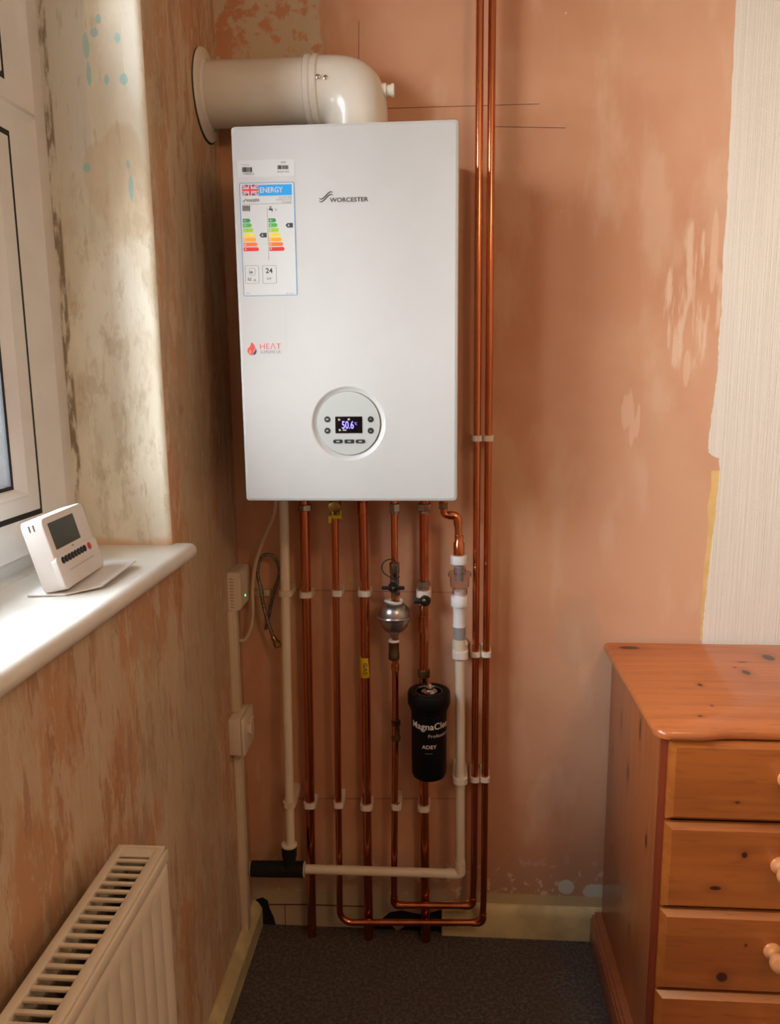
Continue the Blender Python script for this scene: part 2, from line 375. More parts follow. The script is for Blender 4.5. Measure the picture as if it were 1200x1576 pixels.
def text(s, x0, z0, x1, z1, y, mat, name, parent, bold=0, shear=0):
    bm = textbm(s, bold)
    for v in bm.verts:
        a, b = v.co.x, v.co.y; v.co = Vector((x0+(x1-x0)*a+shear*b*(z1-z0), y, z0+(z1-z0)*b))
    return link(name, bm, mat, parent, False)

# ---------------------------------------------------------------- the room
XR, YF, ZC = 2.45, -3.0, 2.4
WY0, WY1, WZ0, WZ1 = -2.3, -.424, 1.052, 2.22      # window opening
tag(link('floor', B((-.3, YF-.1, -.1), (XR+.1, .1, 0)), M['carpet'], smooth=False), 'dark grey carpet floor', kind='structure')
tag(link('ceiling', B((-.3, YF-.1, ZC), (XR+.1, .1, ZC+.1)), M['ceiling'], smooth=False), kind='structure')
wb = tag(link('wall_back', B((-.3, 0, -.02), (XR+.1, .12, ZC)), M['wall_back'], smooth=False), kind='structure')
tag(link('wall_right', B((XR, YF, 0), (XR+.1, 0, ZC)), M['white_wall'], smooth=False), kind='structure')
tag(link('wall_front', B((-.3, YF-.1, 0), (XR+.1, YF, ZC)), M['white_wall'], smooth=False), kind='structure')
bm = bmesh.new()
box(bm, (-.3, YF, 0), (0, 0, WZ0)); box(bm, (-.3, YF, WZ1), (0, 0, ZC)); box(bm, (-.3, YF, WZ0), (0, WY0, WZ1))
R_ = .014
arc = [(-R_+R_*math.cos(a), WY1+R_-R_*math.sin(a)) for a in [pi/2*k/5 for k in range(6)]]
poly = [(-.3, 0), (0, 0)]+arc+[(-.3, WY1)]
for f in prism(bm, poly, lambda a, b: (a, b, WZ0), lambda a, b: (a, b, WZ1)):
    c = f.calc_center_median()
    if c.y < WY1+.006 and c.x < -.004: f.material_index = 1
for f in bm.faces:
    if abs(f.calc_center_median().z-WZ1) < .001 and f.material_index == 0 and f.calc_center_median().y < -.5: f.material_index = 1
wl = tag(link('wall_left', bm, [M['wall_left'], M['reveal']], angle=40), kind='structure')

# wallpaper with a torn edge, and the buff backing paper left beside it
edge = [(1.057, 2.4), (1.057, 2.101), (1.059, 1.958), (1.061, 1.785), (1.064, 1.72), (1.062, 1.605), (1.066, 1.5), (1.063, 1.44), (1.066, 1.39), (1.062, 1.33),
        (1.058, 1.28), (1.055, 1.23), (1.057, 1.2), (1.066, 1.192), (1.080, 1.187), (1.083, 1.16), (1.080, 1.10), (1.079, 1.05), (1.076, 1.0), (1.074, .947), (1.071, .90), (1.069, .856), (1.068, .82), (1.067, .771), (1.067, .13)]
def jag(pts, amp, n=7):
    out = []
    for (x0, z0), (x1, z1) in zip(pts, pts[1:]):
        for k in range(n): t = k/n; out.append((x0+(x1-x0)*t+random.uniform(-amp, amp), z0+(z1-z0)*t))
    return out+[pts[-1]]
je = jag(edge, .0011)
def strip(edge_l, edge_r_x, y0, th, mat, name):
    bm = bmesh.new()
    rows = [[bm.verts.new((x, y0, z)), bm.verts.new((x, y0-th, z)), bm.verts.new((edge_r_x, y0-th, z)), bm.verts.new((edge_r_x, y0, z))] for x, z in edge_l]
    for a, b in zip(rows, rows[1:]):
        for i in range(3): bm.faces.new((a[i], a[i+1], b[i+1], b[i]))
    bm.faces.new(rows[0]); bm.faces.new(rows[-1]); return link(name, bm, mat, wb, False)
strip(je, XR, 0, .0012, M['paper'], 'wallpaper')
bk = [(1.0655, 1.16), (1.066, 1.12), (1.061, 1.08), (1.066, 1.04), (1.064, .98), (1.061, .95), (1.063, .90), (1.060, .85), (1.063, .80), (1.062, .771)]
strip(jag(bk, .0008, 4), 1.082, 0, .0006, plain('backing_paper', (226, 186, 116), .8), 'backing_paper')
# pencil lines on the plaster
def line(px0, py0, px1, py1, name='pencil_line', wd=.0011):
    a, b = at(px0, py0, 0), at(px1, py1, 0); n = Vector((-(b.z-a.z), 0, b.x-a.x)).normalized()*wd/2
    bm = bmesh.new(); prism(bm, [(q.x, q.z) for q in (a+n, b+n, b-n, a-n)], lambda p, q: (p, -.0005, q), lambda p, q: (p, 0, q))
    link(name, bm, M['pencil'], wb, False)
line(592, 167, 830, 160); line(762, 195, 870, 197); line(552, 32, 552, 92)
line(452, 908, 700, 912, wd=.0009); line(455, 1229, 700, 1229, wd=.0009)

# skirting boards
bm = bmesh.new(); x0 = at(680, 1430, -.015).x
prof = [(0, 0), (-.016, 0), (-.016, .062), (-.012, .074), (-.006, .082), (0, .083)]
prism(bm, prof, lambda a, b: (x0, a, b), lambda a, b: (XR, a, b)); tag(link('baseboard_back', bm, M['skirt'], angle=25), kind='structure')
bm = bmesh.new(); prof = [(0, 0), (.024, 0), (.024, .048), (.014, .064), (.004, .071), (0, .071)]
prism(bm, prof, lambda a, b: (a, -.004, b), lambda a, b: (a, YF, b)); tag(link('baseboard_left', bm, M['skirt'], angle=25), kind='structure')
# broken hole in the wall foot, in the corner, and the plaster joint beside it
def blob(pts, mat, name, y=-.0015):
    q = [at(px, py, 0) for px, py in pts]; bm = bmesh.new(); prism(bm, [(p.x, p.z) for p in q], lambda a, b: (a, y, b), lambda a, b: (a, 0, b)); return link(name, bm, mat, wb, False)
blob([(394, 1384), (404, 1381), (412, 1386), (415, 1398), (421, 1411), (426, 1430), (424, 1436), (402, 1436), (400, 1400)], M['hole'], 'broken_hole')
blob([(600, 1404), (618, 1401), (650, 1408), (679, 1400), (679, 1441), (600, 1438), (560, 1436)], M['hole'], 'broken_hole')
blob([(598, 1418), (612, 1416), (622, 1424), (612, 1432)], plain('rubble_grey', (150, 132, 112), .9, var=.2), 'plaster_rubble', -.004)
blob([(438, 1390), (439, 1390), (440, 1434), (439, 1434)], M['pencil'], 'plaster_joint')
blob([(414, 1391), (470, 1391), (500, 1392), (560, 1394), (560, 1395.5), (470, 1392.6), (414, 1392.6)], M['pencil'], 'plaster_joint')

# window
win = tag(bpy.data.objects.new('window_1', None), kind='structure'); C.objects.link(win)
XF = -.165
def rings(bm, rects, close=False):
    R = [[bm.verts.new((x, a, c)), bm.verts.new((x, b, c)), bm.verts.new((x, b, d)), bm.verts.new((x, a, d))] for (a, b, c, d, x) in rects]
    for P, Q in zip(R, R[1:]):
        for i in range(4): j = (i+1) % 4; bm.faces.new((P[i], P[j], Q[j], Q[i]))
MUL = -1.22
bm = bmesh.new()
cols = ((MUL, -.473), (WY0+.03, MUL)); rws = ((1.102, 1.778), (1.778, 2.19))
rings(bm, [(WY0, WY1+.004, 1.06, WZ1, -.24), (WY0, WY1+.004, 1.06, WZ1, XF-.007), (WY0+.029, -.472, 1.101, 2.191, XF-.006), (WY0+.03, -.473, 1.102, 2.19, XF)])
for (a, b) in cols:
    for (c, d) in rws:
        e = .062 if b == -.473 else .05; lo = .055 if c < 1.2 else .036
        rings(bm, [(a, b, c, d, XF), (a+.003, b-.003, c+.003, d-.003, XF+.003), (a+.007, b-.007, c+.005, d-.005, XF+.002), (a+.03, b-.03, c+.018, d-.018, XF-.004), (a+.05, b-e, c+lo, d-.036, XF-.009), (a+.05, b-e, c+lo, d-.036, -.24)])
link('window_frame', bm, M['upvc'], win, angle=20)
def sash(a, b, c, d):
    bm = bmesh.new()
    rings(bm, [(a, b, c, d, -.235), (a, b, c, d, XF-.010), (a+.002, b-.002, c+.002, d-.002, XF-.007), (a+.034, b-.034, c+.026, d-.03, XF-.007),
               (a+.038, b-.038, c+.029, d-.034, XF-.005), (a+.042, b-.042, c+.032, d-.038, XF-.007), (a+.056, b-.056, c+.040, d-.048, XF-.017), (a+.056, b-.056, c+.040, d-.048, XF-.03)])
    s = link('window_sash', bm, M['upvc'], win, angle=30)
    bm = bmesh.new(); rings(bm, [(a+.056, b-.056, c+.040, d-.048, XF-.0175), (a+.063, b-.063, c+.046, d-.054, XF-.0175), (a+.063, b-.063, c+.046, d-.054, XF-.045)])
    link('gasket', bm, M['gasket'], s, False)
    link('window_glass', B((XF-.0205, a+.054, c+.038), (XF-.0195, b-.054, d-.046)), M['glass'], s, False)
    bm = bmesh.new(); rings(bm, [(a-.0085, b+.0085, c-.0085, d+.0085, XF-.0094), (a+.001, b-.001, c+.001, d-.001, XF-.0094)]); link('gasket', bm, M['gasket'], s, False)
for (a, b) in cols:
    for (c, d) in rws:
        e = .062 if b == -.473 else .05; lo = .055 if c < 1.2 else .036
        sash(a+.058, b-e-.008, c+lo+.008, d-.044)
# window sill with a rounded nose and a horn past the reveal
bm = bmesh.new(); zt, zb = 1.080, 1.052
nose = [(.026+.012*math.sin(a), (zt+zb)/2+.014*math.cos(a)) for a in [pi*k/8 for k in range(9)]]
prism(bm, [(-.001, zb), (-.001, zt)]+nose, lambda a, b: (a, WY0-.05, b), lambda a, b: (a, -.408, b))
box(bm, (-.2, WY0, zb), (0.0, WY1, zt)); 
tag(link('trim_1', bm, M['sill'], angle=30), 'white painted window sill board with rounded nose', kind='structure')
bm = bmesh.new(); box(bm, (XF-.002, WY0, 1.078), (XF+.018, WY1, 1.083), .002); link('sealant_bead', bm, M['sill'], win)
# outdoors
g_ = tag(link('ground', B((-6, -5, -.35), (-.3, 5, -.3)), M['ground'], smooth=False), kind='structure')
fn = thing('garden_fence', (-1.3, 1.6, -.3), 'grey boarded garden fence seen through the window glass', 'fence')
bm = bmesh.new()
for k in range(24): box(bm, (-3.9+k*.15, 1.6, -.3), (-3.765+k*.15, 1.62, 1.75), .004)
link('fence_board', bm, M['fence'], fn, False); bm = bmesh.new()
box(bm, (-3.9, 1.62, .1), (-.3, 1.66, .18)); box(bm, (-3.9, 1.62, 1.3), (-.3, 1.66, 1.38)); link('fence_rail', bm, M['fence'], fn, False)

# ---------------------------------------------------------------- boiler
BX0, BX1, BZ0, BZ1, BY = .1055, .5055, 1.1405, 1.806, -.31
boiler = thing('boiler', ((BX0+BX1)/2, 0, BZ0), 'white wall hung combi boiler with a round control panel and stickers', 'boiler')
link('casing', B((BX0+.003, -.286, BZ0+.006), (BX1-.003, 0, BZ1-.002), .004), M['enamel'], boiler)
F = lambda px, py: at(px, py, BY)
cc = F(536, 652); RH = .069
bm = bmesh.new()
def loopverts(pts, y): return [bm.verts.new((a, y, b)) for a, b in pts]
o0 = loopverts(rrect(BX0, BZ0, BX1, BZ1, .007, 6), -.283); o1 = loopverts(rrect(BX0, BZ0, BX1, BZ1, .007, 6), BY+.006)
o15 = loopverts(rrect(BX0+.0015, BZ0+.0015, BX1-.0015, BZ1-.0015, .0065, 6), BY+.0017); o2 = loopverts(rrect(BX0+.006, BZ0+.006, BX1-.006, BZ1-.006, .005, 6), BY)
n = len(o0)
for P, Q in ((o0, o1), (o1, o15), (o15, o2)):
    for i in range(n): j = (i+1) % n; bm.faces.new((P[i], P[j], Q[j], Q[i]))
bm.faces.new(o0)
hl = [bm.verts.new((cc.x+RH*math.cos(2*pi*k/64), BY, cc.z+RH*math.sin(2*pi*k/64))) for k in range(64)]
es = [bm.edges.get((o2[i], o2[(i+1) % n])) for i in range(n)]+[bm.edges.new((hl[k], hl[(k+1) % 64])) for k in range(64)]
filled = [g for g in bmesh.ops.triangle_fill(bm, use_beauty=True, edges=es)['geom'] if isinstance(g, bmesh.types.BMFace)]
for f in filled: f.material_index = 1
prev = hl
for k_, (r, y) in enumerate(((.0678, .0003), (.066, .0014), (.0635, .0035), (.061, .005), (.0595, .0055), (.0595, .008))):
    ring = [bm.verts.new((cc.x+r*math.cos(2*pi*k/64), BY+y, cc.z+r*math.sin(2*pi*k/64))) for k in range(64)]
    for k in range(64): j = (k+1) % 64; bm.faces.new((prev[k], prev[j], ring[j], ring[k]))
    prev = ring
bm.faces.new(prev)
fp = link('front_panel', bm, [M['enamel'], M['enamel']], boiler, angle=30)
for pl_ in fp.data.polygons:
    if pl_.material_index == 1: pl_.use_smooth = False; pl_.material_index = 0
cp = link('control_panel', L([(.0588, 0), (.0588, .0045), (.0580, .0055), (0, .0058)], (cc.x, BY+.0075, cc.z), (0, -1, 0), 64), M['panelgrey'], boiler)
YD = BY+.0017
a, b = F(516, 667), F(557, 641); 
link('display', B((a.x, YD-.0004, a.z), (b.x, YD+.001, b.z)), M['display'], cp, False)
a, b = F(526, 660), F(544, 648); text('50.6', a.x, a.z, b.x, b.z, YD-.0006, M['digits'], 'display_digits', cp, bold=.01)
a, b = F(545, 654), F(549, 650); text('°C', a.x, a.z, b.x, b.z, YD-.0006, M['digits'], 'display_digits', cp)
for px0, py0, px1, py1 in ((520, 647.5, 523, 644.5), (535, 647, 538, 644), (521, 663.5, 524, 660.5), (527, 663, 533, 661)):
    a, b = F(px0, py0), F(px1, py1); link('display_icon', B((a.x, YD-.0006, a.z), (b.x, YD, b.z)), M['panelgrey'], cp, False)
def arrow(p, up, s=.0022):
    bm = bmesh.new(); k = 1 if up else -1
    prism(bm, [(-s, -s*.5*k), (0, s*.5*k), (s, -s*.5*k), (s, -s*.1*k), (0, s*.95*k), (-s, -s*.1*k)], lambda q, r: (p.x+q, YD-.0016, p.z+r), lambda q, r: (p.x+q, YD-.0010, p.z+r)); return bm
for (px, py, ic) in ((503.3, 645.5, 0), (503.5, 663, 0), (570, 645.5, 1), (570, 663, -1)):
    p = F(px, py); bt = link('round_button', L([(.0056, 0), (.0054, .0009), (0, .0011)], (p.x, YD+.0001, p.z), (0, -1, 0), 24), M['black'], cp)
    if ic: link('button_symbol', arrow(p, ic > 0), M['panelgrey'], bt, False)
    else: link('button_symbol', B((p.x-.002, YD-.0014, p.z-.0012), (p.x+.002, YD-.001, p.z+.0014)), M['panelgrey'], bt, False)
for (px0, px1, r) in ((512.5, 527, .0034), (530, 544.5, .001), (547, 561.5, .0034)):
    a, b = F(px0, 682.5), F(px1, 676.5); bt = plate(rrect(a.x, a.z, b.x, b.z, r), YD+.0001, .001, M['black'], 'menu_button', cp)
    mxx = (a.x+b.x)/2; mz = (a.z+b.z)/2
    link('button_symbol', B((mxx-.003, YD-.0014, mz-.001), (mxx+.003, YD-.0009, mz+.001)), M['panelgrey'], bt, False)
# maker's mark
a, b = F(507.5, 311.5), F(566.5, 303); text('WORCESTER', a.x, a.z, b.x, b.z, BY-.0004, M['ink'], 'maker_lettering', boiler, bold=.022)
def wave(pts, parent, mat, y=BY, wd=.0011, name='maker_emblem'):
    pts = smoothpath([F(*p) for p in pts], 8); bm = bmesh.new(); pr = []
    for i, p in enumerate(pts):
        t = (pts[min(i+1, len(pts)-1)]-pts[max(i-1, 0)]).normalized(); nn = Vector((-t.z, 0, t.x)); f = math.sin(pi*(i+.6)/(len(pts)+.4))**.5*wd
        pr.append((bm.verts.new((p.x+nn.x*f, y-.0004, p.z+nn.z*f)), bm.verts.new((p.x-nn.x*f, y-.0004, p.z-nn.z*f))))
    for P, Q in zip(pr, pr[1:]): bm.faces.new((P[0], P[1], Q[1], Q[0]))
    return link(name, bm, mat, parent, False)
wave([(491, 305), (494, 306.6), (498, 304.5), (505, 297.5), (509, 295.2), (512, 296.5)], boiler, M['ink'])
wave([(491, 309), (494, 310.8), (498, 308.5), (505, 301.5), (509, 299.2), (512.5, 300.5)], boiler, M['ink'])
# stickers
def FF(px0, py0, px1, py1):
    ym, xm = (py0+py1)/2, (px0+px1)/2; a = Vector((F(px0, ym).x, BY, F(xm, py1).z)); b = Vector((F(px1, ym).x, BY, F(xm, py0).z)); return a, b
def rect(px0, py0, px1, py1, mat, name, parent, lift=.0004, r=0):
    a, b = FF(px0, py0, px1, py1); pl = rrect(a.x, a.z, b.x, b.z, r) if r else [(a.x, a.z), (b.x, a.z), (b.x, b.z), (a.x, b.z)]
    return plate(pl, BY-.00005, lift, mat, name, parent)
serial = rect(365.5, 246, 453.5, 272, M['sticker'], 'serial_label', boiler, .00025)
def txt(s, px0, py0, px1, py1, mat, parent, name='lettering', bold=0, lift=.0006):
    a, b = FF(px0, py0, px1, py1); return text(s, a.x, a.z, b.x, b.z, BY-lift, mat, name, parent, bold)
txt('Produkt', 372, 252.6, 384, 254.8, M['grey_ink'], serial); txt('7738100123', 374, 266.5, 391, 269, M['ink'], serial)
txt('SNR', 432, 248.4, 440, 251, M['ink'], serial); txt('8732912345', 427, 263.2, 445, 265.6, M['ink'], serial)
def bars(px0, py0, px1, py1, parent):
    bm = bmesh.new(); x = px0; random.seed(int(px0))
    while x < px1-.5:
        wd = random.choice((.4, .7, 1.0)); a, b = F(x, py1), F(min(x+wd, px1), py0); box(bm, (a.x, BY-.0007, a.z), (b.x, BY-.0003, b.z)); x += wd+random.choice((.4, .6, .9))
    link('bar_code', bm, M['ink'], parent, False)
bars(372.5, 257.5, 388.5, 265, serial); bars(427, 254.5, 444.5, 260.5, serial)
el = rect(370.8, 280, 455.6, 456, M['sticker'], 'energy_label', boiler, .0003, .003)
a, b = FF(371.4, 280.6, 455, 455.4)
outline(a.x, a.z, b.x, b.z, .003, .0011, BY-.0002, .0005, M['border'], 'label_border', el)
# flag
fl = rect(372.5, 284.5, 397, 301, M['flagblue'], 'flag', el, .0005)
fa, fb = FF(372.5, 284.5, 397, 301); fw, fh = fb.x-fa.x, fb.z-fa.z
def fpoly(pts, mat, lift, name='flag_cross'):
    bm = bmesh.new(); prism(bm, [(fa.x+fw*u, fa.z+fh*v) for u, v in pts], lambda q, r: (q, BY-lift, r), lambda q, r: (q, BY-.0003, r)); return bm
def diag(wd): return [[(0, 0), (wd, 0), (1, 1-wd*1.4), (1, 1), (1-wd, 1), (0, wd*1.4)], [(1, 0), (1, wd*1.4), (wd, 1), (0, 1), (0, 1-wd*1.4), (1-wd, 0)]]
bmf = bmesh.new()
def addf(bmx, pts, lift): prism(bmx, [(fa.x+fw*u, fa.z+fh*v) for u, v in pts], lambda q, r: (q, BY-lift, r), lambda q, r: (q, BY-.0003, r))
for p in diag(.11): addf(bmf, p, .0006)
addf(bmf, [(.38, 0), (.62, 0), (.62, 1), (.38, 1)], .0007); addf(bmf, [(0, .31), (1, .31), (1, .69), (0, .69)], .00072)
link('flag_cross', bmf, M['sticker'], fp, False).name = 'flag_white_cross'
bmf = bmesh.new()
for p in diag(.045): addf(bmf, p, .00066)
addf(bmf, [(.43, 0), (.57, 0), (.57, 1), (.43, 1)], .0008); addf(bmf, [(0, .39), (1, .39), (1, .61), (0, .61)], .00082)
link('flag_red_cross', bmf, M['crimson'], fp, False)
rect(397.5, 284, 449, 301, M['eblue'], 'energy_banner', el, .0005); txt('ENERGY', 400, 288, 435, 296.5, M['sticker'], el, 'energy_lettering', .01, .0007)
txt('WORCESTER', 379, 306.5, 399.5, 310.8, M['ink'], el, bold=.02); wave([(373.5, 310), (375.5, 310), (379, 305.5)], el, M['ink'], wd=.0006, y=BY-.0003, name='small_emblem')
for s, x0_, y0_ in (('Greenstar 4000', 429, 302.2), ('GR4700iW 24 C GB', 425, 306), ('7733600', 433.5, 309.8)): txt(s, x0_, y0_, 448.5, y0_+2.6, M['grey_ink'], el)
rect(372.5, 313.4, 449, 314, M['grey_ink'], 'label_rule', el, .0005); rect(412, 320, 412.6, 401, M['grey_ink'], 'label_rule', el, .0005)
bm = bmesh.new()
for k in range(5): a, b = F(373.5+k*2.4, 325), F(374.8+k*2.4, 316.5); box(bm, (a.x, BY-.0007, a.z), (b.x, BY-.0003, b.z), 0)
link('radiator_symbol', bm, M['ink'], el, False)
bm = bmesh.new()
for q in ((413.5, 321, 419.5, 323.6), (415.6, 318.5, 416.8, 321), (414, 318, 418.4, 319), (417.8, 323, 419.6, 325.4)): a, b = F(q[0], q[3]), F(q[2], q[1]); box(bm, (a.x, BY-.0007, a.z), (b.x, BY-.0003, b.z))
link('tap_symbol', bm, M['ink'], el, False); txt('XL', 422.6, 320.8, 426.6, 324.4, M['ink'], el)
cls = [(0, 130, 66), (72, 160, 60), (140, 186, 24), (226, 196, 0), (236, 150, 0), (228, 104, 10), (206, 24, 16)]
cm = [plain('class_colour', c, .45, var=0) for c in cls]
for col_, (bx, top, names) in enumerate(((373.8, 336.5, ('A++', 'A+', 'A', 'B', 'C', 'D', 'G')), (413.3, 336, ('A+', 'A', 'B', 'C', 'D', 'E', 'F')))):
    for k in range(7):
        y0_ = top+k*7.35; ln = 9.5+k*1.95; lean = k*.25
        a, b, tp = F(bx+lean, y0_+6.4), F(bx+lean+ln, y0_), F(bx+lean+ln+2.4, y0_+3.2)
        ar = plate([(a.x, a.z), (b.x, a.z), (tp.x, tp.z), (b.x, b.z), (a.x, b.z)], BY-.0002, .0004, cm[k], 'class_arrow', el)
        txt(names[k], bx+lean+1.6, y0_+1.5, bx+lean+(5.5 if len(names[k]) > 1 else 4.2), y0_+5, M['sticker'], el, 'class_letter', .01, .0008)
for (x0_, x1_, yc) in ((399, 410.3, 362), (439.3, 450.6, 346.8)):
    a, b, tp = F(x0_+3, yc+3.7), F(x1_, yc-3.7), F(x0_, yc)
    plate([(a.x, a.z), (b.x, a.z), (b.x, b.z), (a.x, b.z), (tp.x, tp.z)], BY-.0002, .0004, M['ink'], 'rating_arrow', el)
    txt('A', x0_+3.4, yc-2, x0_+6.4, yc+2, M['sticker'], el, 'class_letter', .01, .0008)
for (x0_, x1_) in ((377.3, 398.6), (404, 425.6)):
    a, b = FF(x0_, 408.5, x1_, 436.5); outline(a.x, a.z, b.x, b.z, .002, .0006, BY-.0002, .0005, M['grey_ink'], 'label_box', el)
txt('24', 408.8, 412.5, 419.5, 420.5, M['ink'], el, 'lettering', .02); txt('kW', 411, 427, 418, 430.6, M['ink'], el)
txt('52', 381.2, 427.6, 387, 432, M['ink'], el, 'lettering', .02); txt('dB', 390, 429.6, 394, 432.6, M['ink'], el)
p0, p1 = FF(383.5, 412.5, 393, 424)
outline(p0.x, p0.z, p1.x, p1.z, .004, .0005, BY-.0002, .0005, M['grey_ink'], 'sound_symbol', el); p0, p1 = F(384.5, 421), F(389, 417.5)
link('sound_symbol', B((p0.x, BY-.0007, p0.z), (p1.x, BY-.0003, p1.z)), M['grey_ink'], el, False)
txt('2019', 378.5, 450.6, 384.5, 452.8, M['grey_ink'], el); txt('811/2013', 440.5, 450.6, 452.5, 452.8, M['grey_ink'], el)
# installer's sticker (its square code is left blank)
hs = rect(377, 468, 440, 551, M['enamel'], 'installer_label', boiler, .0002)
def fshape(pts, mat, name, lift): 
    q = [F(*p) for p in pts]; return plate([(p.x, p.z) for p in q], BY-.0001, lift, mat, name, hs)
fshape([(387, 526.5), (391, 530.5), (393, 536), (390.5, 540), (388.5, 546.8), (384, 546), (380.6, 541.5), (381.5, 536.5), (385, 532.5)], M['crimson'], 'flame_emblem', .0004)
fshape([(393.6, 536), (395.2, 540.5), (393.6, 545), (389.2, 546.9), (390.2, 542.5), (392.6, 539.5)], M['navy'], 'flame_emblem', .0005)
fshape([(385, 537.5), (387, 541), (386.2, 544.5), (383.6, 544.5), (383, 541)], plain('logo_orange', (240, 120, 80), .45, var=0), 'flame_emblem', .0006)
txt('HEΛT', 400, 528.2, 432.5, 537.4, M['crimson'], hs, 'lettering', -.012); txt('SUPREME UK', 401, 539.6, 432.5, 544, M['grey_ink'], hs)

# flue
fy, fz, fr = -.087, 1.931, .0625
flue = thing('boiler_flue', (.33, fy, BZ1), 'white flue pipe elbowing from boiler top into the left wall', 'flue')
ec = at(548, 140, fy).x
turn = [Vector((.005, fy, fz)), Vector((ec, fy, fz)), Vector((ec, fy, BZ1))]
horiz = L([(fr-.001, .0), (fr-.001, .24), (fr-.001, .242)], (.002, fy, fz), (1, 0, 0), 48); link('flue_pipe', horiz, M['flue'], flue)
bm = bmesh.new(); rin = .004; fe = fr+.0005; px_, pz_ = ec-fe-rin, fz-fe-rin; S_ = 2*fe+rin; NE = 2.9; secs = []
def esec(cx, cz, ux, uz, ra):   # elliptical section: centre, radial direction, radial half-width
    return [bm.verts.new((cx+ux*ra*math.cos(2*pi*k/48), fy+fe*math.sin(2*pi*k/48), cz+uz*ra*math.cos(2*pi*k/48))) for k in range(48)]
secs.append(esec(.232, fz, 0, 1, fe))
for k in range(17):
    a = pi/2-pi/2*k/16; ca, sa = max(math.cos(a), 0), math.sin(a); d = S_/((abs(ca)**NE+abs(sa)**NE)**(1/NE)); mid = (d+rin)/2
    secs.append(esec(px_+ca*mid, pz_+sa*mid, ca, sa, (d-rin)/2))
secs.append(esec(ec, BZ1+.004, 1, 0, fe))
for A, Bq in zip(secs, secs[1:]):
    for k in range(48): j = (k+1) % 48; bm.faces.new((A[k], A[j], Bq[j], Bq[k]))
bm.faces.new(secs[0]); bm.faces.new(secs[-1])
link('flue_elbow', bm, M['flue'], flue)
xc = at(487, 140, fy).x
link('coupling_collar', L([(fr, -.016), (fr+.004, -.013), (fr+.0045, -.004), (fr+.002, -.001), (fr+.002, .001), (fr+.0045, .004), (fr+.004, .011), (fr, .014)], (xc-.004, fy, fz), (1, 0, 0), 48), M['flue'], flue)
link('base_collar', L([(fr+.001, .036), (fr+.003, .03), (fr+.004, .012), (fr+.009, .006), (fr+.010, .0)], (ec, fy, BZ1-.001), (0, 0, 1), 48), M['flue'], flue)
for px in (470.5, 490.5, 501.5):
    p = at(px, 122, fy-.055); d = Vector((0, p.y-fy, p.z-fz)).normalized(); q = Vector((p.x, fy, fz))+d*(fr+(.0045 if px == 490.5 else .0005))
    link('flue_screw', L([(.0042, -.001), (.0042, .0014), (.002, .0022), (.0, .001)], q, d, 16), M['steel'], flue)
tcp = link('test_point_cap', L([(.014, -.012), (.014, .0), (.0105, .001), (.0105, .010), (.0125, .010), (.0125, .0155), (.010, .0165), (.010, .014), (0, .014)], (ec+fr-.002, fy-.01, fz-.006), (1, 0, 0), 20), M['flue'], flue)
bm = bmesh.new()
rr_ = [(.062, 0), (.0855, 0), (.0865, .002), (.084, .005), (.066, .008), (.0625, .012), (.062, .012)]
lathe(bm, rr_, (.0005, fy, fz), (1, 0, 0), 48, cap=False); link('wall_collar', bm, M['flue'], flue)
link('sealing_ring', L([(.0875, 0), (.0875, .0012), (.080, .0013)], (.0002, fy-.0025, fz-.003), (1, 0, 0), 48), M['gasket'], flue)

# ---------------------------------------------------------------- pipes
YW, YN, YV = -.034, -.057, -.084          # depth of the 22 mm runs, the 15 mm runs and the waste run
ZB = BZ0+.004
def top(px, py, y): p = at(px, py, y); return Vector((p.x, y, ZB))
def hexnut(p, r, h, mat, parent, name='compression_nut', d=(0, 0, 1)):
    bm = bmesh.new(); lathe(bm, [(r*.86, -h/2-.0015), (r, -h/2), (r, h/2), (r*.86, h/2+.0015)], p, d, 6); o = link(name, bm, mat, parent, False); return o
def collar(p, r, h, mat, parent, name, d=(0, 0, 1), e=.0012):
    return link(name, L([(r-e, -h/2), (r, -h/2+e), (r, h/2-e), (r-e, h/2)], p, d, 28), mat, parent)

# 1: leftmost heating pipe
def run(name, y, pts, r, label, cat='pipe', mat='copper', rad=.03, group=None, ybase=None):
    P3 = [Vector((at(px, py, y).x, y, at(px, py, y).z)) for px, py in pts]; P3[0].z = ZB
    t = thing(name, P3[-1], label, cat, group); link('pipe_tube', T(fillet(P3, rad), r, 24), M[mat], t); return t, P3
def pointed(t, px, py, y, r):       # pipe cover ends in a pointed foot at the carpet
    p = at(px, py, y); p.z = max(p.z, .0)
p1, P = run('copper_pipe', YW, [(469, 785), (475, 1100), (480, 1425)], .011, 'wide copper pipe furthest left, dropping from the boiler to the carpet')
def tofloor(t, px, py, y, r, bend=.0):
    p = at(px, py, y)
    a = Vector((p.x, y, p.z+.001)); b = Vector((p.x, y, 0.0)); link('pipe_foot', T([a, b], r*1.03, 20), M['copper'], t)
tofloor(p1, 480, 1425, YW, .011); hexnut(at(469, 781, YW), .016, .012, M['steel'], p1)
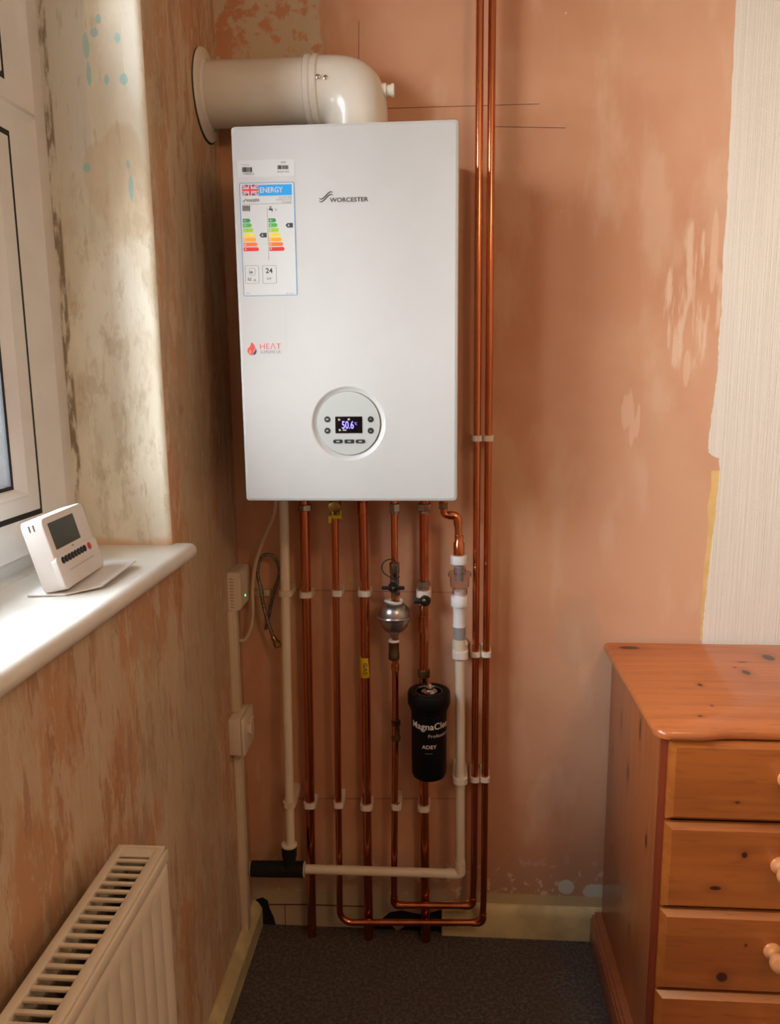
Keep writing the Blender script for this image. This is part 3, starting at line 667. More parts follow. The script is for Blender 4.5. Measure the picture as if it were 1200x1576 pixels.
# 3: gas
p3, P = run('gas_pipe', YW, [(558, 785), (561, 900), (564, 1200), (567, 1425)], .011, 'copper gas pipe with a yellow band, dropping from boiler to carpet')
tofloor(p3, 567, 1425, YW, .011); collar(at(558, 782, YW), .0122, .03, M['copper'], p3, 'soldered_socket')
p = at(561.5, 1026, YW); band = link('gas_band', L([(.0117, -.024), (.0119, -.0235), (.0119, .0235), (.0117, .024)], p, (0, 0, 1), 32), M['yellow'], p3)
def wrap(s, c, r, a_c, half_w, z0, z1, mat, name, parent, rot=False, bold=.01, roll=0):
    bm = textbm(s, bold); bmesh.ops.subdivide_edges(bm, edges=[e for e in bm.edges if e.calc_length() > .05], cuts=2)
    for v in bm.verts:
        u, q = v.co.x, v.co.y
        if rot: u, q = q, 1-u
        ang = a_c+(u-.5)*2*half_w
        v.co = Vector((c.x+r*math.sin(ang), c.y-r*math.cos(ang), z0+(z1-z0)*q+roll*(u-.5)))
    return link(name, bm, mat, parent, False)
wrap('GAS', p, .0121, .15, .38, p.z-.015, p.z+.013, M['ink'], 'gas_lettering', band, rot=True)
# 5: flow pipe with valve, passing behind the filter
p5, P = run('copper_pipe', YW, [(653, 790), (652, 1000), (652, 1200), (655, 1425)], .011, 'wide copper pipe running behind the black filter, with a black lever valve')
tofloor(p5, 655, 1425, YW, .011); hexnut(at(653, 780, YW), .017, .014, M['steel'], p5); collar(at(653, 788, YW), .0125, .008, M['steel'], p5, 'nut_collar')
q = at(651, 908, YW); vb = link('valve_body', L([(.0118, -.034), (.0145, -.033), (.0145, -.018), (.0125, -.016), (.0125, .008), (.0155, .010), (.0155, .022), (.0118, .024)], q, (0, 0, 1), 8), M['steel'], p5)
q2 = at(651, 925, YW-.02)
lv = bmesh.new(); lathe(lv, [(.0125, 0), (.0125, .008), (.009, .011), (0, .0112)], (q2.x+.004, YW-.012, q2.z), (0, -1, 0), 24); box(lv, (q2.x-.021, YW-.024, q2.z-.006), (q2.x+.008, YW-.017, q2.z+.003), .002)
link('valve_lever', lv, M['black'], p5); link('lever_screw', L([(.004, 0), (.004, .002), (.002, .003), (0, .003)], (q2.x+.002, YW-.0235, q2.z+.002), (0, -1, 0), 12), M['steel'], p5)
collar(at(651, 960, YW), .0124, .04, M['copper'], p5, 'soldered_socket'); collar(at(652, 1036, YW), .0145, .018, M['dull_brass'], p5, 'union_socket')
# 2: thin pipe that turns right above the floor and climbs to the ceiling as the right-hand riser
def poly3(lst): return [Vector((at(px, py, y).x, y, at(px, py, y).z)) for px, py, y in lst]
P = poly3([(516, 800, YN), (519, 1100, YN), (523, 1419.5, YN), (742.5, 1420, YN), (744.5, 1370, YN), (751, 700, YN), (757.5, 5, YN)])
P[0].z = ZB; dz = P[-1]-P[-2]; P[-1] = P[-2]+dz*((ZC-P[-2].z)/dz.z)
p2 = thing('copper_pipe', P[3], 'thin copper pipe with yellow tap, turning above the carpet and rising as rightmost riser', 'pipe')
link('pipe_tube', T(fillet(P, .03, 10), .0078, 24), M['copper'], p2)
def elbow(pp, a, b, r, parent, arm=.017, name='elbow_fitting', mat='copper', rad=.012):
    pp = Vector(pp); A = pp+(Vector(a)-pp).normalized()*arm; Bq = pp+(Vector(b)-pp).normalized()*arm
    o = link(name, T(fillet([A, pp, Bq], rad, 8), r, 24), M[mat], parent)
    for q, d in ((A, A-pp), (Bq, Bq-pp)): pass
    return o
elbow(P[3], P[2], P[4], .0089, p2, .026, rad=.02)
q = at(516, 782, YN); link('valve_body', L([(.010, -.020), (.012, -.018), (.012, -.008), (.009, -.006), (.009, .004), (.013, .006), (.013, .02), (.010, .022)], q, (0, 0, 1), 12), M['brass'], p2)
bm = bmesh.new(); lathe(bm, [(.012, 0), (.0135, .003), (.0135, .009), (.010, .010), (.0, .010)], (q.x, YN-.008, q.z+.004), (0, -1, 0), 20); link('valve_ring', bm, M['brass'], p2)
c_ = at(516, 795, YN-.02); bm = bmesh.new(); box(bm, (c_.x-.010, YN-.026, c_.z-.004), (c_.x+.014, YN-.021, c_.z+.004), .0015); box(bm, (c_.x-.015, YN-.028, c_.z-.014), (c_.x-.008, YN-.021, c_.z+.002), .0015)
box(bm, (c_.x-.008, YN-.026, c_.z), (c_.x-.003, YN-.021, c_.z+.012), .001); box(bm, (c_.x+.011, YN-.026, c_.z), (c_.x+.0145, YN-.021, c_.z+.014), .001); link('yellow_tap_lever', bm, M['yellow'], p2)
# 4: thin pipe with the grey vessel, turns right and rises as the left-hand riser
P = poly3([(607, 790, YN), (607, 900, YN), (608.5, 1100, YN), (606, 1393, YN), (727, 1394, YN), (729, 1350, YN), (734, 700, YN), (738.5, 5, YN)])
P[0].z = ZB; dz = P[-1]-P[-2]; P[-1] = P[-2]+dz*((ZC-P[-2].z)/dz.z)
p4 = thing('copper_pipe', P[4], 'thin copper pipe below the grey vessel, turning above the carpet and rising as left riser', 'pipe')
vz = at(606.5, 950, YN-.004).z
ta = P[0].copy(); tb = P[1].copy(); tb.z = vz+.038; ua = P[1].copy(); ua.z = vz-.047
link('pipe_tube', T([ta, tb], .0078, 24), M['copper'], p4); link('pipe_tube', T(fillet([ua]+P[2:], .018, 10), .0078, 24), M['copper'], p4)
elbow(P[3], P[2], P[4], .0089, p4, .024, rad=.018); elbow(P[4], P[3], P[5], .0089, p4, .022, rad=.016)
hexnut(at(607, 781, YN), .0125, .016, M['steel'], p4); collar(at(607, 787, YN), .0105, .01, M['steel'], p4, 'nut_collar')
q = at(607, 878, YN); link('test_valve', L([(.0095, -.034), (.0105, -.033), (.0105, -.006), (.0118, -.004), (.0118, .018), (.0095, .020)], q, (0, 0, 1), 10), M['steel'], p4)
pc = poly3([(612, 868, YN-.012), (602, 861, YN-.014), (592, 864, YN-.016), (587.5, 872, YN-.018), (590, 881, YN-.018), (598, 887, YN-.016), (608, 891, YN-.014), (615, 887, YN-.012)])
link('retaining_loop', T(smoothpath(pc, 6), .0013, 10), M['black'], p4)
q = at(605, 905, YN-.02); bm = bmesh.new(); lathe(bm, [(.012, 0), (.012, .007), (.009, .010), (0, .010)], (q.x, YN-.010, q.z), (0, -1, 0), 22); box(bm, (q.x-.026, YN-.021, q.z-.0045), (q.x+.025, YN-.014, q.z+.0035), .002)
link('valve_lever', bm, M['black'], p4); link('lever_screw', L([(.0035, 0), (.0035, .002), (0, .0024)], (q.x, YN-.0198, q.z), (0, -1, 0), 14), M['steel'], p4)
link('valve_stem', B((q.x-.006, YN-.008, q.z-.022), (q.x+.014, YN+.008, q.z-.002), .002), M['steel'], p4)
q = at(606, 1001, YN); link('brass_adaptor', L([(.010, -.022), (.0125, -.020), (.0125, -.008), (.0115, -.006), (.0118, .016), (.0095, .018)], q, (0, 0, 1), 24), M['dull_brass'], p4)
collar(at(606, 986, YN), .0125, .005, M['tape'], p4, 'thread_tape'); collar(at(608, 1027, YN), .0095, .016, M['copper'], p4, 'soldered_socket')
q = at(609, 1122, YN); link('brass_drain_fitting', L([(.008, -.03), (.0105, -.028), (.0105, -.016), (.0085, -.013), (.0085, .008), (.0105, .010), (.0105, .022), (.008, .024)], q, (0, 0, 1), 8), M['dull_brass'], p4)
# vessel: a thing of its own screwed into the pipe
vc = at(606.5, 950, YN-.004)
ves = thing('expansion_vessel', vc-Vector((0, 0, .045)), 'small round grey metal vessel with a flange, on the thin pipe left of filter', 'vessel')
pr = [(.010, -.046), (.012, -.038)]
for k in range(1, 9): a = -pi/2+.35+(pi/2-.35)*k/8; pr.append((.034*math.cos(a)**.75 if k < 8 else .034, .034*math.sin(a)))
pr += [(.0345, -.004)]; 
link('lower_shell', L([(.009, -.046), (.010, -.037), (.016, -.034), (.024, -.028), (.030, -.019), (.0335, -.009), (.0345, -.002)], vc, (0, 0, 1), 40), M['vessel'], ves)
link('flange', L([(.034, -.0045), (.0385, -.0035), (.0398, 0), (.0385, .0025), (.034, .0035)], vc, (0, .10, 1), 40), M['vessel'], ves)
link('upper_shell', L([(.0345, 0), (.0345, .008), (.033, .017), (.029, .025), (.022, .032), (.013, .036), (.009, .037)], vc, (0, 0, 1), 40), M['vessel'], ves)
tp = [vc+Vector((.018*math.cos(a)*1.0-.001, .016*math.sin(a), .0375+.002*math.sin(2*a))) for a in [2*pi*k/24 for k in range(25)]]
link('tape_ring', T(tp, .0035, 10), M['tape'], ves)

# magnetic filter
fc = at(660, 1128, -.105); ftop = at(660, 1062, -.105).z; fbot = at(659, 1191, -.105).z
flt = thing('magnetic_filter', (fc.x, fc.y, fbot), 'black cylindrical magnetic filter with white lettering, mounted on the copper pipe', 'filter')
zc = at(660, 1094, -.14).z
can = link('canister', L([(.030, fbot-.002), (.036, fbot), (.0385, fbot+.005), (.0392, fbot+.012), (.0395, zc+.002), (.040, zc+.008)], (fc.x, fc.y, 0), (0, 0, 1), 56), M['filterblack'], flt)
cap_ = link('screw_cap', L([(.0405, zc-.012), (.0425, zc-.006), (.0425, zc-.003), (.0455, zc), (.0475, zc+.006), (.0475, ftop-.006), (.0455, ftop-.001), (.043, ftop), (.030, ftop-.001), (.0292, ftop-.004), (0, ftop-.004)], (fc.x, fc.y, 0), (0, 0, 1), 56), M['filterblack'], flt)
link('cap_ring', L([(.0285, -.002), (.0295, .0005), (.0282, .0005), (.0275, -.002)], (fc.x, fc.y, ftop-.001), (0, 0, 1), 48), M['steel'], cap_)
link('bleed_valve', L([(.017, -.004), (.018, -.001), (.014, .002), (.0085, .003), (.0085, .009), (.006, .0105), (.0045, .016), (0, .0165)], (fc.x+.001, fc.y, ftop-.001), (0, 0, 1), 24), M['chrome'], cap_)
link('pipe_connector', T([(fc.x-.006, fc.y+.03, ftop-.03), (fc.x-.006, YW-.0125, ftop-.03)], .014), M['black'], flt)
link('pipe_connector', T([(fc.x-.006, fc.y+.03, fbot+.03), (fc.x-.006, YW-.0125, fbot+.03)], .014), M['black'], flt)
z = at(660, 1121, -.145).z
wrap('MagnaClean', fc, .0399, .24, 1.30, z-.0095, z+.0105, M['clip'], 'maker_lettering', can)
z = at(660, 1134, -.145).z; wrap('Professional', fc, .0399, .72, .74, z-.0035, z+.0045, M['sticker'], 'maker_lettering', can)
z = at(660, 1150.5, -.145).z; wrap('ADEY', fc, .0399, .04, .42, z-.0042, z+.0042, M['clip'], 'brand_lettering', can, bold=.012)
z = at(660, 1160.5, -.145).z; wrap('adey.com', fc, .0399, .0, .20, z-.0012, z+.0012, M['panelgrey'], 'brand_lettering', can, bold=.02)

# waste run on the right: copper elbow, clear trap, white pipe round to the black tee
P = poly3([(683, 785, YV), (683, 792.5, YV), (704, 794, YV), (706, 835, YV)]); P[0].z = ZB
ov = thing('relief_pipe', P[-1], 'short copper relief pipe elbowing from the boiler into the clear tundish', 'pipe')
link('pipe_tube', T(fillet(P, .008), .0078, 20), M['copper'], ov)
elbow(P[2], P[1], P[3], .0095, ov, .020, rad=.014); hexnut(at(682, 778, YV), .011, .012, M['dull_brass'], ov)
q = at(706, 840, YV); link('reducing_socket', L([(.0095, .024), (.0095, .010), (.0118, .006), (.0118, -.036), (.0108, -.038)], q, (0, 0, 1), 28), M['copper'], ov)
zf = lambda py: at(707, py, YV).z
tx = at(706.5, 900, YV).x
tun = thing('tundish', (tx, YV, zf(962)), 'clear plastic tundish between two white nuts, beside the copper risers', 'tundish')
def ribbed(p, r, h, name, parent):
    bm = bmesh.new(); n = 40; rings_ = []
    for (k, t) in ((.97, -h/2), (1, -h/2+.001), (1, h/2-.001), (.97, h/2)):
        rings_.append([bm.verts.new((p.x+r*k*(1+(.02 if i % 2 else 0))*math.cos(2*pi*i/n), p.y+r*k*(1+(.02 if i % 2 else 0))*math.sin(2*pi*i/n), p.z+t)) for i in range(n)])
    for A, Bq in zip(rings_, rings_[1:]):
        for i in range(n): j = (i+1) % n; bm.faces.new((A[i], A[j], Bq[j], Bq[i]))
    bm.faces.new(rings_[0]); bm.faces.new(rings_[-1]); return link(name, bm, M['whitefit'], parent)
ribbed(Vector((at(706, 861, YV).x, YV, zf(861))), .0178, .019, 'top_nut', tun)
link('inner_tube', L([(.0095, 0), (.0095, zf(870)-zf(894))], (tx, YV, zf(894)), (0, 0, 1), 24), M['greyfit'], tun)
bm = bmesh.new()
lathe(bm, [(.0125, zf(872)), (.0130, zf(880)), (.0250, zf(880.5)), (.0255, zf(886)), (.0212, zf(887)), (.0208, zf(902)), (.0170, zf(904)), (.0165, zf(914))], (tx+.0008, YV, 0), (0, 0, 1), 40, cap=False)
bmesh.ops.solidify(bm, geom=list(bm.faces), thickness=.0012); link('clear_body', bm, M['clear'], tun)
link('inner_tube', L([(.0105, 0), (.0105, zf(909)-zf(922))], (tx, YV, zf(922)), (0, 0, 1), 24), M['whitefit'], tun)
ribbed(Vector((tx+.0005, YV, zf(925))), .0182, .022, 'bottom_nut', tun)
link('outlet_tube', L([(.0132, zf(962)), (.0132, zf(936)), (.0138, zf(935)), (.0138, zf(932))], (tx, YV, 0), (0, 0, 1), 32), M['whitefit'], tun)
link('outlet_lip', L([(.0138, zf(964)), (.0140, zf(962.5)), (.0138, zf(961))], (tx, YV, 0), (0, 0, 1), 32), M['whitefit'], tun)
# white waste pipe
P = poly3([(707, 963, YV), (708, 1100, YV), (708, 1345, YV), (470, 1337.5, YV)])
wp = thing('waste_pipe', P[2], 'white plastic waste pipe under the tundish, turning left to the black tee', 'pipe')
link('pipe_tube', T(fillet([P[0]+Vector((0, 0, -.004))]+P[1:], .006), .0107, 24), M['waste'], wp)
z0, z1 = zf(983), zf(964); link('grey_socket', L([(.0136, z0), (.0136, z1)], (P[0].x, YV, 0), (0, 0, 1), 28), M['greyfit'], wp)
z0, z1 = zf(1001), zf(983); link('socket', L([(.0125, z0), (.0135, z0+.001), (.0135, z1)], (P[0].x, YV, 0), (0, 0, 1), 28), M['waste'], wp)
elbow(P[2], P[1], P[3], .0126, wp, .032, rad=.007, mat='waste')
# black foam-wrapped tee
tl, tr, tt = at(387, 1337, YV), at(468, 1338, YV), at(445, 1299, YV); tm = at(445, 1337, YV)
tee = thing('waste_tee', (tm.x, YV, tm.z), 'black taped tee joining the white pipes beside the left wall', 'tee')
bm = bmesh.new(); tube(bm, [tl, tl+(tr-tl)*.45, tl+(tr-tl)*.9, tr], [.0185, .0188, .0185, .0195], 28); tube(bm, [tm, tm+(tt-tm)*.5, tm+(tt-tm)*.55, tt], [.016, .0155, .0175, .018], 28); link('tee_body', bm, M['foam'], tee)
for q, d in ((tl, tl-tr), (tr, tr-tl), (tt, tt-tm)): link('tee_end_ring', L([(.0182, -.004), (.0185, .001), (.0150, .0016), (.0108, .0016)], q, d, 28), M['waste'], tee)
# left white waste pipe dropping into the tee
P = poly3([(438, 790, -.055), (441, 1050, -.068), (447, 1300, YV)]); P[0].z = ZB
lw = thing('waste_pipe', P[-1], 'white plastic pipe from the boiler straight down into the top of black tee', 'pipe')
link('pipe_tube', T(P, .0107, 24), M['waste'], lw)

# cable from the boiler to the trunking
P = smoothpath(poly3([(424, 770, -.06), (422, 790, -.06), (412, 815, -.055), (400, 845, -.05), (392, 875, -.045), (388.5, 910, -.04), (389, 940, -.04), (386, 965, -.04), (378, 983, -.045), (370, 986, -.05), (366, 984, -.055)]), 8)
P[0].z = ZB
tag(link('cable', T(P, .0044, 12), M['cable']), 'cream electric cable hanging from the boiler to the white trunking', 'cable')
# braided hose loop with a tap union
P = smoothpath(poly3([(409, 968, -.012), (413, 952, -.016), (418, 925, -.022), (424, 902, -.026), (429.5, 885, -.028), (428, 868, -.03), (421, 857, -.03), (412, 853.5, -.03), (403, 857, -.032), (398, 868, -.034), (396.5, 885, -.036), (401, 905, -.04), (405, 930, -.044), (412, 957, -.048), (421, 982, -.05)]), 8)
hz = thing('braided_hose', P[-1], 'looped steel braided filling hose hanging between cable and white pipe', 'hose')
link('hose_tube', T(P, .0042, 14), M['braid'], hz)
a, b = P[-1], at(426, 990, -.052); dd = (b-a).normalized()
link('hose_ferrule', L([(.0055, -.004), (.006, 0), (.006, .010), (.005, .012)], a, dd, 16), M['brass'], hz)
bm = bmesh.new(); lathe(bm, [(.008, .010), (.009, .012), (.009, .022), (.007, .024)], a, dd, 6); link('union_nut', bm, M['brass'], hz)
link('tap_end', L([(.0055, 0), (.0055, .012), (.008, .013), (.008, .018), (0, .018)], at(428, 993, -.052), (.9, -.2, .3), 14), M['brass'], hz)

# ---------------------------------------------------------------- pipe clips
def clip(px, py, y, r, label, group, mat='clip', h=.0135, wide=.004, back=0.0, name='pipe_clip'):
    c = at(px, py, y); bm = bmesh.new(); n = 40; zo, zi = c.z+h/2, c.z-h/2; Rr = r+wide; outer = []; inner = []
    for k in range(n):
        a = 2*pi*k/n; dx, dy = math.cos(a), math.sin(a)       # dy>0 towards the wall
        bk_ = -(y)-back-.0004
        if dy <= 0.0:
            d = Rr*(1/max(abs(dx)**6+abs(dy)**6, 1e-9)**(1/6))*.98
            d = min(d, Rr*1.08)
        else: d = min(Rr/max(abs(dx), 1e-6), bk_/max(dy, 1e-6))
        outer.append((c.x+dx*d, y+dy*d)); inner.append((c.x+dx*(r+.0004), y+dy*(r+.0004)))
    V = [[bm.verts.new((x, yy, z)) for x, yy in pts_] for pts_, z in ((outer, zo), (outer, zi), (inner, zi), (inner, zo))]
    for A, Bq in zip(V, V[1:]+V[:1]):
        for i in range(n): j = (i+1) % n; bm.faces.new((A[i], A[j], Bq[j], Bq[i]))
    return tag(link(name, bm, M[mat], angle=30), label, 'clip', group)
GU, GL, GR = 'clips in the upper row', 'clips in the lower row', 'clips on the right-hand pipes'
clip(471, 914, YW, .011, 'white clip around the leftmost wide copper pipe, upper row', GU)
clip(519, 912, YN, .0078, 'white clip around the thin copper pipe with yellow tap, upper row', GU)
clip(561, 912, YW, .011, 'white clip around the gas pipe, in the upper row above yellow band', GU)
clip(652, 913, YW, .011, 'white clip behind the black lever valve, upper row', GU, wide=.0062)
clip(439.5, 912, -.061, .0107, 'dull white clip around the left waste pipe, level with the hose', GU, 'trunk')
clip(477, 1237, YW, .011, 'white clip around the leftmost wide copper pipe, lower row', GL)
clip(521, 1237, YN, .0078, 'white clip around the thin left copper pipe, lower row above white waste', GL)
clip(564, 1240, YW, .011, 'white clip around the gas pipe, in the lower row', GL)
clip(610, 1240, YN, .0078, 'white clip around the thin pipe under the grey vessel, lower row', GL)
clip(652, 1242, YW, .011, 'white clip around the wide copper pipe under the black filter', GL)
clip(445.5, 1236, -.080, .0107, 'white clip around the left waste pipe, above the black tee', GL, 'trunk')
clip(708, 1006, YV, .0107, 'large off-white clip around the waste pipe just under the tundish', GR, 'clip', h=.017, wide=.007)
clip(708, 1199, YV, .0107, 'large off-white clip around the waste pipe beside the filter foot', GR, 'clip', h=.014, wide=.006)
for py, row, (xa, xb) in ((674.5, 'beside the boiler', (728.5, 746.5)), (1006, 'level with the clip under the tundish', (730.5, 745.5)), (1198, 'beside the foot of black filter', (729.5, 744))):
    sx = {674.5: (734, 751), 1006: (731.5, 748), 1198: (730.3, 746)}[py]
    clip(sx[0], py, YN, .0078, 'white clip on the left riser, '+row, GR, h=.012, wide=.0034)
    clip(sx[1], py, YN, .0078, 'white clip on the right riser, '+row, GR, h=.012, wide=.0034)
# two loose clip bases on the wall beside the hose
for px, s in ((394, 'empty white clip base on the wall beside the cable'), (411, 'empty white clip base on the wall inside the hose loop')):
    c = at(px, 912, -.01); tag(link('pipe_clip', B((c.x-.007, -.016, c.z-.007), (c.x+.007, 0, c.z+.007), .002), M['trunk']), s, 'clip', GU)

# ---------------------------------------------------------------- electrical things on the left wall
rx0 = thing('wireless_receiver', (0, -.057, .858), 'cream vented receiver box with a glowing green light, high in the corner', 'receiver')
bm = bmesh.new(); prof = [(0, .858), (.024, .858), (.030, .866), (.030, .940), (.026, .946), (0, .946)]
prism(bm, prof, lambda a, b: (a, -.100, b), lambda a, b: (a, -.014, b)); bmesh.ops.bevel(bm, geom=list(bm.edges), offset=.0015, segments=2, affect='EDGES')
link('housing', bm, M['plastic'], rx0)
bm = bmesh.new()
for k in range(10): box(bm, (.006, -.1006, .866+k*.0072), (.014, -.0995, .8672+k*.0072))
link('vent_slots', bm, M['slot'], rx0, False); link('status_light', L([(.0024, 0), (.0022, .001), (0, .0013)], (.0299, -.062, .884), (1, 0, 0), 16), M['led'], rx0)
def trunking(z0, z1, y0, label):
    t = thing('trunking', (0, y0, z0), label, 'trunking', 'mini trunking down the left wall')
    link('channel', B((0, y0, z0), (.013, y0+.026, z1), .0008), M['trunk'], t); link('lid', B((.0128, y0-.0006, z0), (.0165, y0+.0266, z1), .001), M['trunk'], t)
trunking(.620, .858, -.106, 'white mini trunking between the receiver box and the fused switch')
trunking(.064, .533, -.112, 'white mini trunking from the fused switch down to the skirting')
sw = thing('switch_box', (0, -.1, .533), 'white fused switch box on the left wall between two trunking lengths', 'switch')
link('back_box', B((0, -.143, .533), (.028, -.057, .619), .002), M['plastic'], sw); fpz = link('face_plate', B((.028, -.144, .532), (.036, -.056, .620), .0025), M['plastic'], sw)
link('rocker', B((.0355, -.112, .572), (.043, -.098, .594), .0015), M['plastic'], sw); link('fuse_holder', B((.0355, -.088, .560), (.0395, -.066, .596), .001), M['plastic'], sw)

# programmer on its stand
pg = bpy.data.objects.new('heating_programmer', None); C.objects.link(pg)
tag(pg, 'white heating programmer with grey screen, propped on its stand on the sill', 'programmer')
pb = Vector((-.033, -.753, 1.089)); yaw, tilt = .067, .265
n_ = Vector((math.cos(tilt), 0, math.sin(tilt))); v_ = Vector((-math.sin(tilt), 0, math.cos(tilt))); u_ = Vector((0, 1, 0)); rz = Matrix.Rotation(yaw, 3, 'Z')
u_, v_, n_ = rz@u_, rz@v_, rz@n_
mt = Matrix((u_, v_, n_)).transposed().to_4x4(); mt.translation = pb; pg.matrix_world = mt; bpy.context.view_layer.update()
def plink(name, bm, mat, parent, **k):
    me_o = link(name, bm, mat, None, **k); me_o.parent = parent; return me_o
W_, H_, D_ = .142, .103, .030
def rbox(x0, y0, x1, y1, z0, z1, r, e=.002):
    bm = bmesh.new(); R = []
    for ins, z in ((0, z0), (0, z1-e), (e*.35, z1-e*.3), (e, z1)):
        R.append([bm.verts.new((a, b, z)) for a, b in rrect(x0+ins, y0+ins, x1-ins, y1-ins, max(r-ins, .0005), 5)])
    n = len(R[0])
    for A, Bq in zip(R, R[1:]):
        for i in range(n): j = (i+1) % n; bm.faces.new((A[i], A[j], Bq[j], Bq[i]))
    bm.faces.new(R[0]); bm.faces.new(R[-1]); return bm
body = plink('programmer_body', rbox(0, 0, W_, H_, -D_, 0, .010, .003), M['prog'], pg)
plink('lower_flap', rbox(-.0008, 0, W_+.0008, H_*.46, -.006, .0016, .008, .001), M['prog'], pg)
plink('screen', rbox(.014, .055, .098, .093, 0, .0005, .001, .0003), M['lcd'], pg)
for k in range(8): plink('push_button', L([(.0050, 0), (.0050, .0012), (.004, .0020), (0, .0020)], (.0185+k*.0108, .0385, .0014), (0, 0, 1), 16), M['black'], pg)
plink('red_button', L([(.0055, 0), (.0055, .0010), (.0046, .0016), (0, .0016)], (.1120, .0385, .0014), (0, 0, 1), 18), M['red'], pg)
for k in range(8): plink('button_dot', L([(.0012, 0), (0, .0003)], (.0185+k*.0108, .0385, .0034), (0, 0, 1), 10), M['grey_ink'], pg)
plink('flap_groove', B((.028, .0215, .0012), (.115, .0221, .0018)), M['grey_ink'], pg, smooth=False)
plink('pip_mark', B((.062, .050, -.0003), (.068, .0512, .0004)), M['ink'], pg, smooth=False)
plink('side_vent', B((-.0003, .088, -.020), (.0005, .097, -.018)), M['slot'], pg, smooth=False); plink('side_vent', B((-.0003, .088, -.014), (.0005, .097, -.012)), M['slot'], pg, smooth=False)
S = lambda px, py: atz(px, py)
def atz(px, py, z=1.081):
    d = _fw+_r2*((px-600)/FPX)-_u2*((py-788)/FPX); return CAM+d*((z-CAM.z)/d.z)
# stand: a thin folded plate under the body and its kicked-up front lip
bm = bmesh.new(); q = [atz(60, 919), atz(97, 918), atz(148, 908), atz(190, 882)]
stp = [Vector((-.085, -.760, 1.081)), Vector((-.036, -.752, 1.081)), Vector((.002, -.718, 1.084)), Vector((.000, -.59, 1.090)), Vector((-.05, -.565, 1.084)), Vector((-.10, -.60, 1.081))]
A = [bm.verts.new(p) for p in stp]; Bq = [bm.verts.new(p+Vector((0, 0, .002))) for p in stp]; bm.faces.new(A); bm.faces.new(Bq)
for i in range(6): j = (i+1) % 6; bm.faces.new((A[i], A[j], Bq[j], Bq[i]))
link('stand_plate', bm, M['prog'], pg, False)
bm = bmesh.new(); base = pb+n_*(-D_*.5); tube(bm, [base+u_*.01+Vector((0, 0, -.007)), base+u_*.12+Vector((0, 0, -.006))], .004, 8); link('stand_hinge', bm, M['plastic'], pg)

# ---------------------------------------------------------------- radiator
RX0, RX1, RT, RB, RY1, RY0 = .036, .106, .742, .14, -.802, -1.9
rad = thing('radiator', (.07, -1.3, RB), 'white panel radiator with a slotted top grille, under the window sill', 'radiator')
bm = bmesh.new()
nf = int((RY1-RY0-.05)/.0333)
def flute_panel(xs, sgn, name):
    bm = bmesh.new(); ys = []
    for k in range(nf):
        yb = RY1-.026-k*.0333
        ys += [(yb, 0), (yb-.004, -.0035), (yb-.008, 0)] if k else [(yb, 0), (yb-.004, -.0035), (yb-.008, 0)]
    ys = [(RY1, -.004), (RY1-.002, -.001), (RY1-.005, 0)]+ys+[(RY0, 0)]
    zs = [(RB, -.006, 0), (RB+.008, 0, 0), (RB+.03, 0, 0), (RB+.045, 0, 1), (RT-.060, 0, 1), (RT-.045, 0, 0), (RT-.026, 0, 0), (RT-.016, -.005, 0)]
    def row(z, o, f, back): return [bm.verts.new((xs-sgn*.006 if back else xs+sgn*(dx*(f if 0 < i-2 < len(ys)-3 else 1)+o), y, z)) for i, (y, dx) in enumerate(ys)]
    Fr = [row(z, o, f, 0) for z, o, f in zs]; Bk = [row(z, o, f, 1) for z, o, f in zs]
    for rows in (Fr, Bk):
        for a, b in zip(rows, rows[1:]):
            for i in range(len(a)-1): bm.faces.new((a[i], a[i+1], b[i+1], b[i]))
    for k in (0, -1):
        for i in range(len(ys)-1): bm.faces.new((Fr[k][i], Fr[k][i+1], Bk[k][i+1], Bk[k][i]))
        for r in range(len(zs)-1): bm.faces.new((Fr[r][k], Fr[r+1][k], Bk[r+1][k], Bk[r][k]))
    return link(name, bm, M['rad'], rad, angle=30)
flute_panel(RX1-.001, 1, 'front_panel'); flute_panel(RX0+.004, -1, 'rear_panel')
bm = bmesh.new()      # top grille frame with slots
box(bm, (RX0, RY0, RT-.012), (RX0+.012, RY1, RT), .0015); box(bm, (RX1-.016, RY0, RT-.012), (RX1-.004, RY1, RT), .0015); box(bm, (RX1-.004, RY0, RT-.020), (RX1+.0005, RY1, RT-.004), .0015)
box(bm, (RX0, RY1-.024, RT-.003), (RX1-.006, RY1-.004, RT-.001)); box(bm, (RX0, RY1-.005, RT-.06), (RX1-.004, RY1, RT+.0005), .001)
y = RY1-.031
while y > RY0: box(bm, (RX0+.011, y-.0028, RT-.005), (RX1-.015, y+.0028, RT-.001), .001); y -= .0158
link('top_grille', bm, M['rad'], rad)
bm = bmesh.new(); y = RY1-.03
while y > RY0: box(bm, (RX0+.014, y-.0012, RB+.06), (RX1-.018, y+.0012, RT-.035)); y -= .025
box(bm, (RX0+.013, RY0, RB+.02), (RX0+.016, RY1-.01, RT-.03)); box(bm, (RX1-.020, RY0, RB+.02), (RX1-.017, RY1-.01, RT-.03)); link('convector_fins', bm, M['radin'], rad, False)
for yb in (-1.0, -1.7): link('wall_bracket', B((.0005, yb-.015, .3), (RX0+.006, yb+.015, .34)), M['rad'], rad, False)

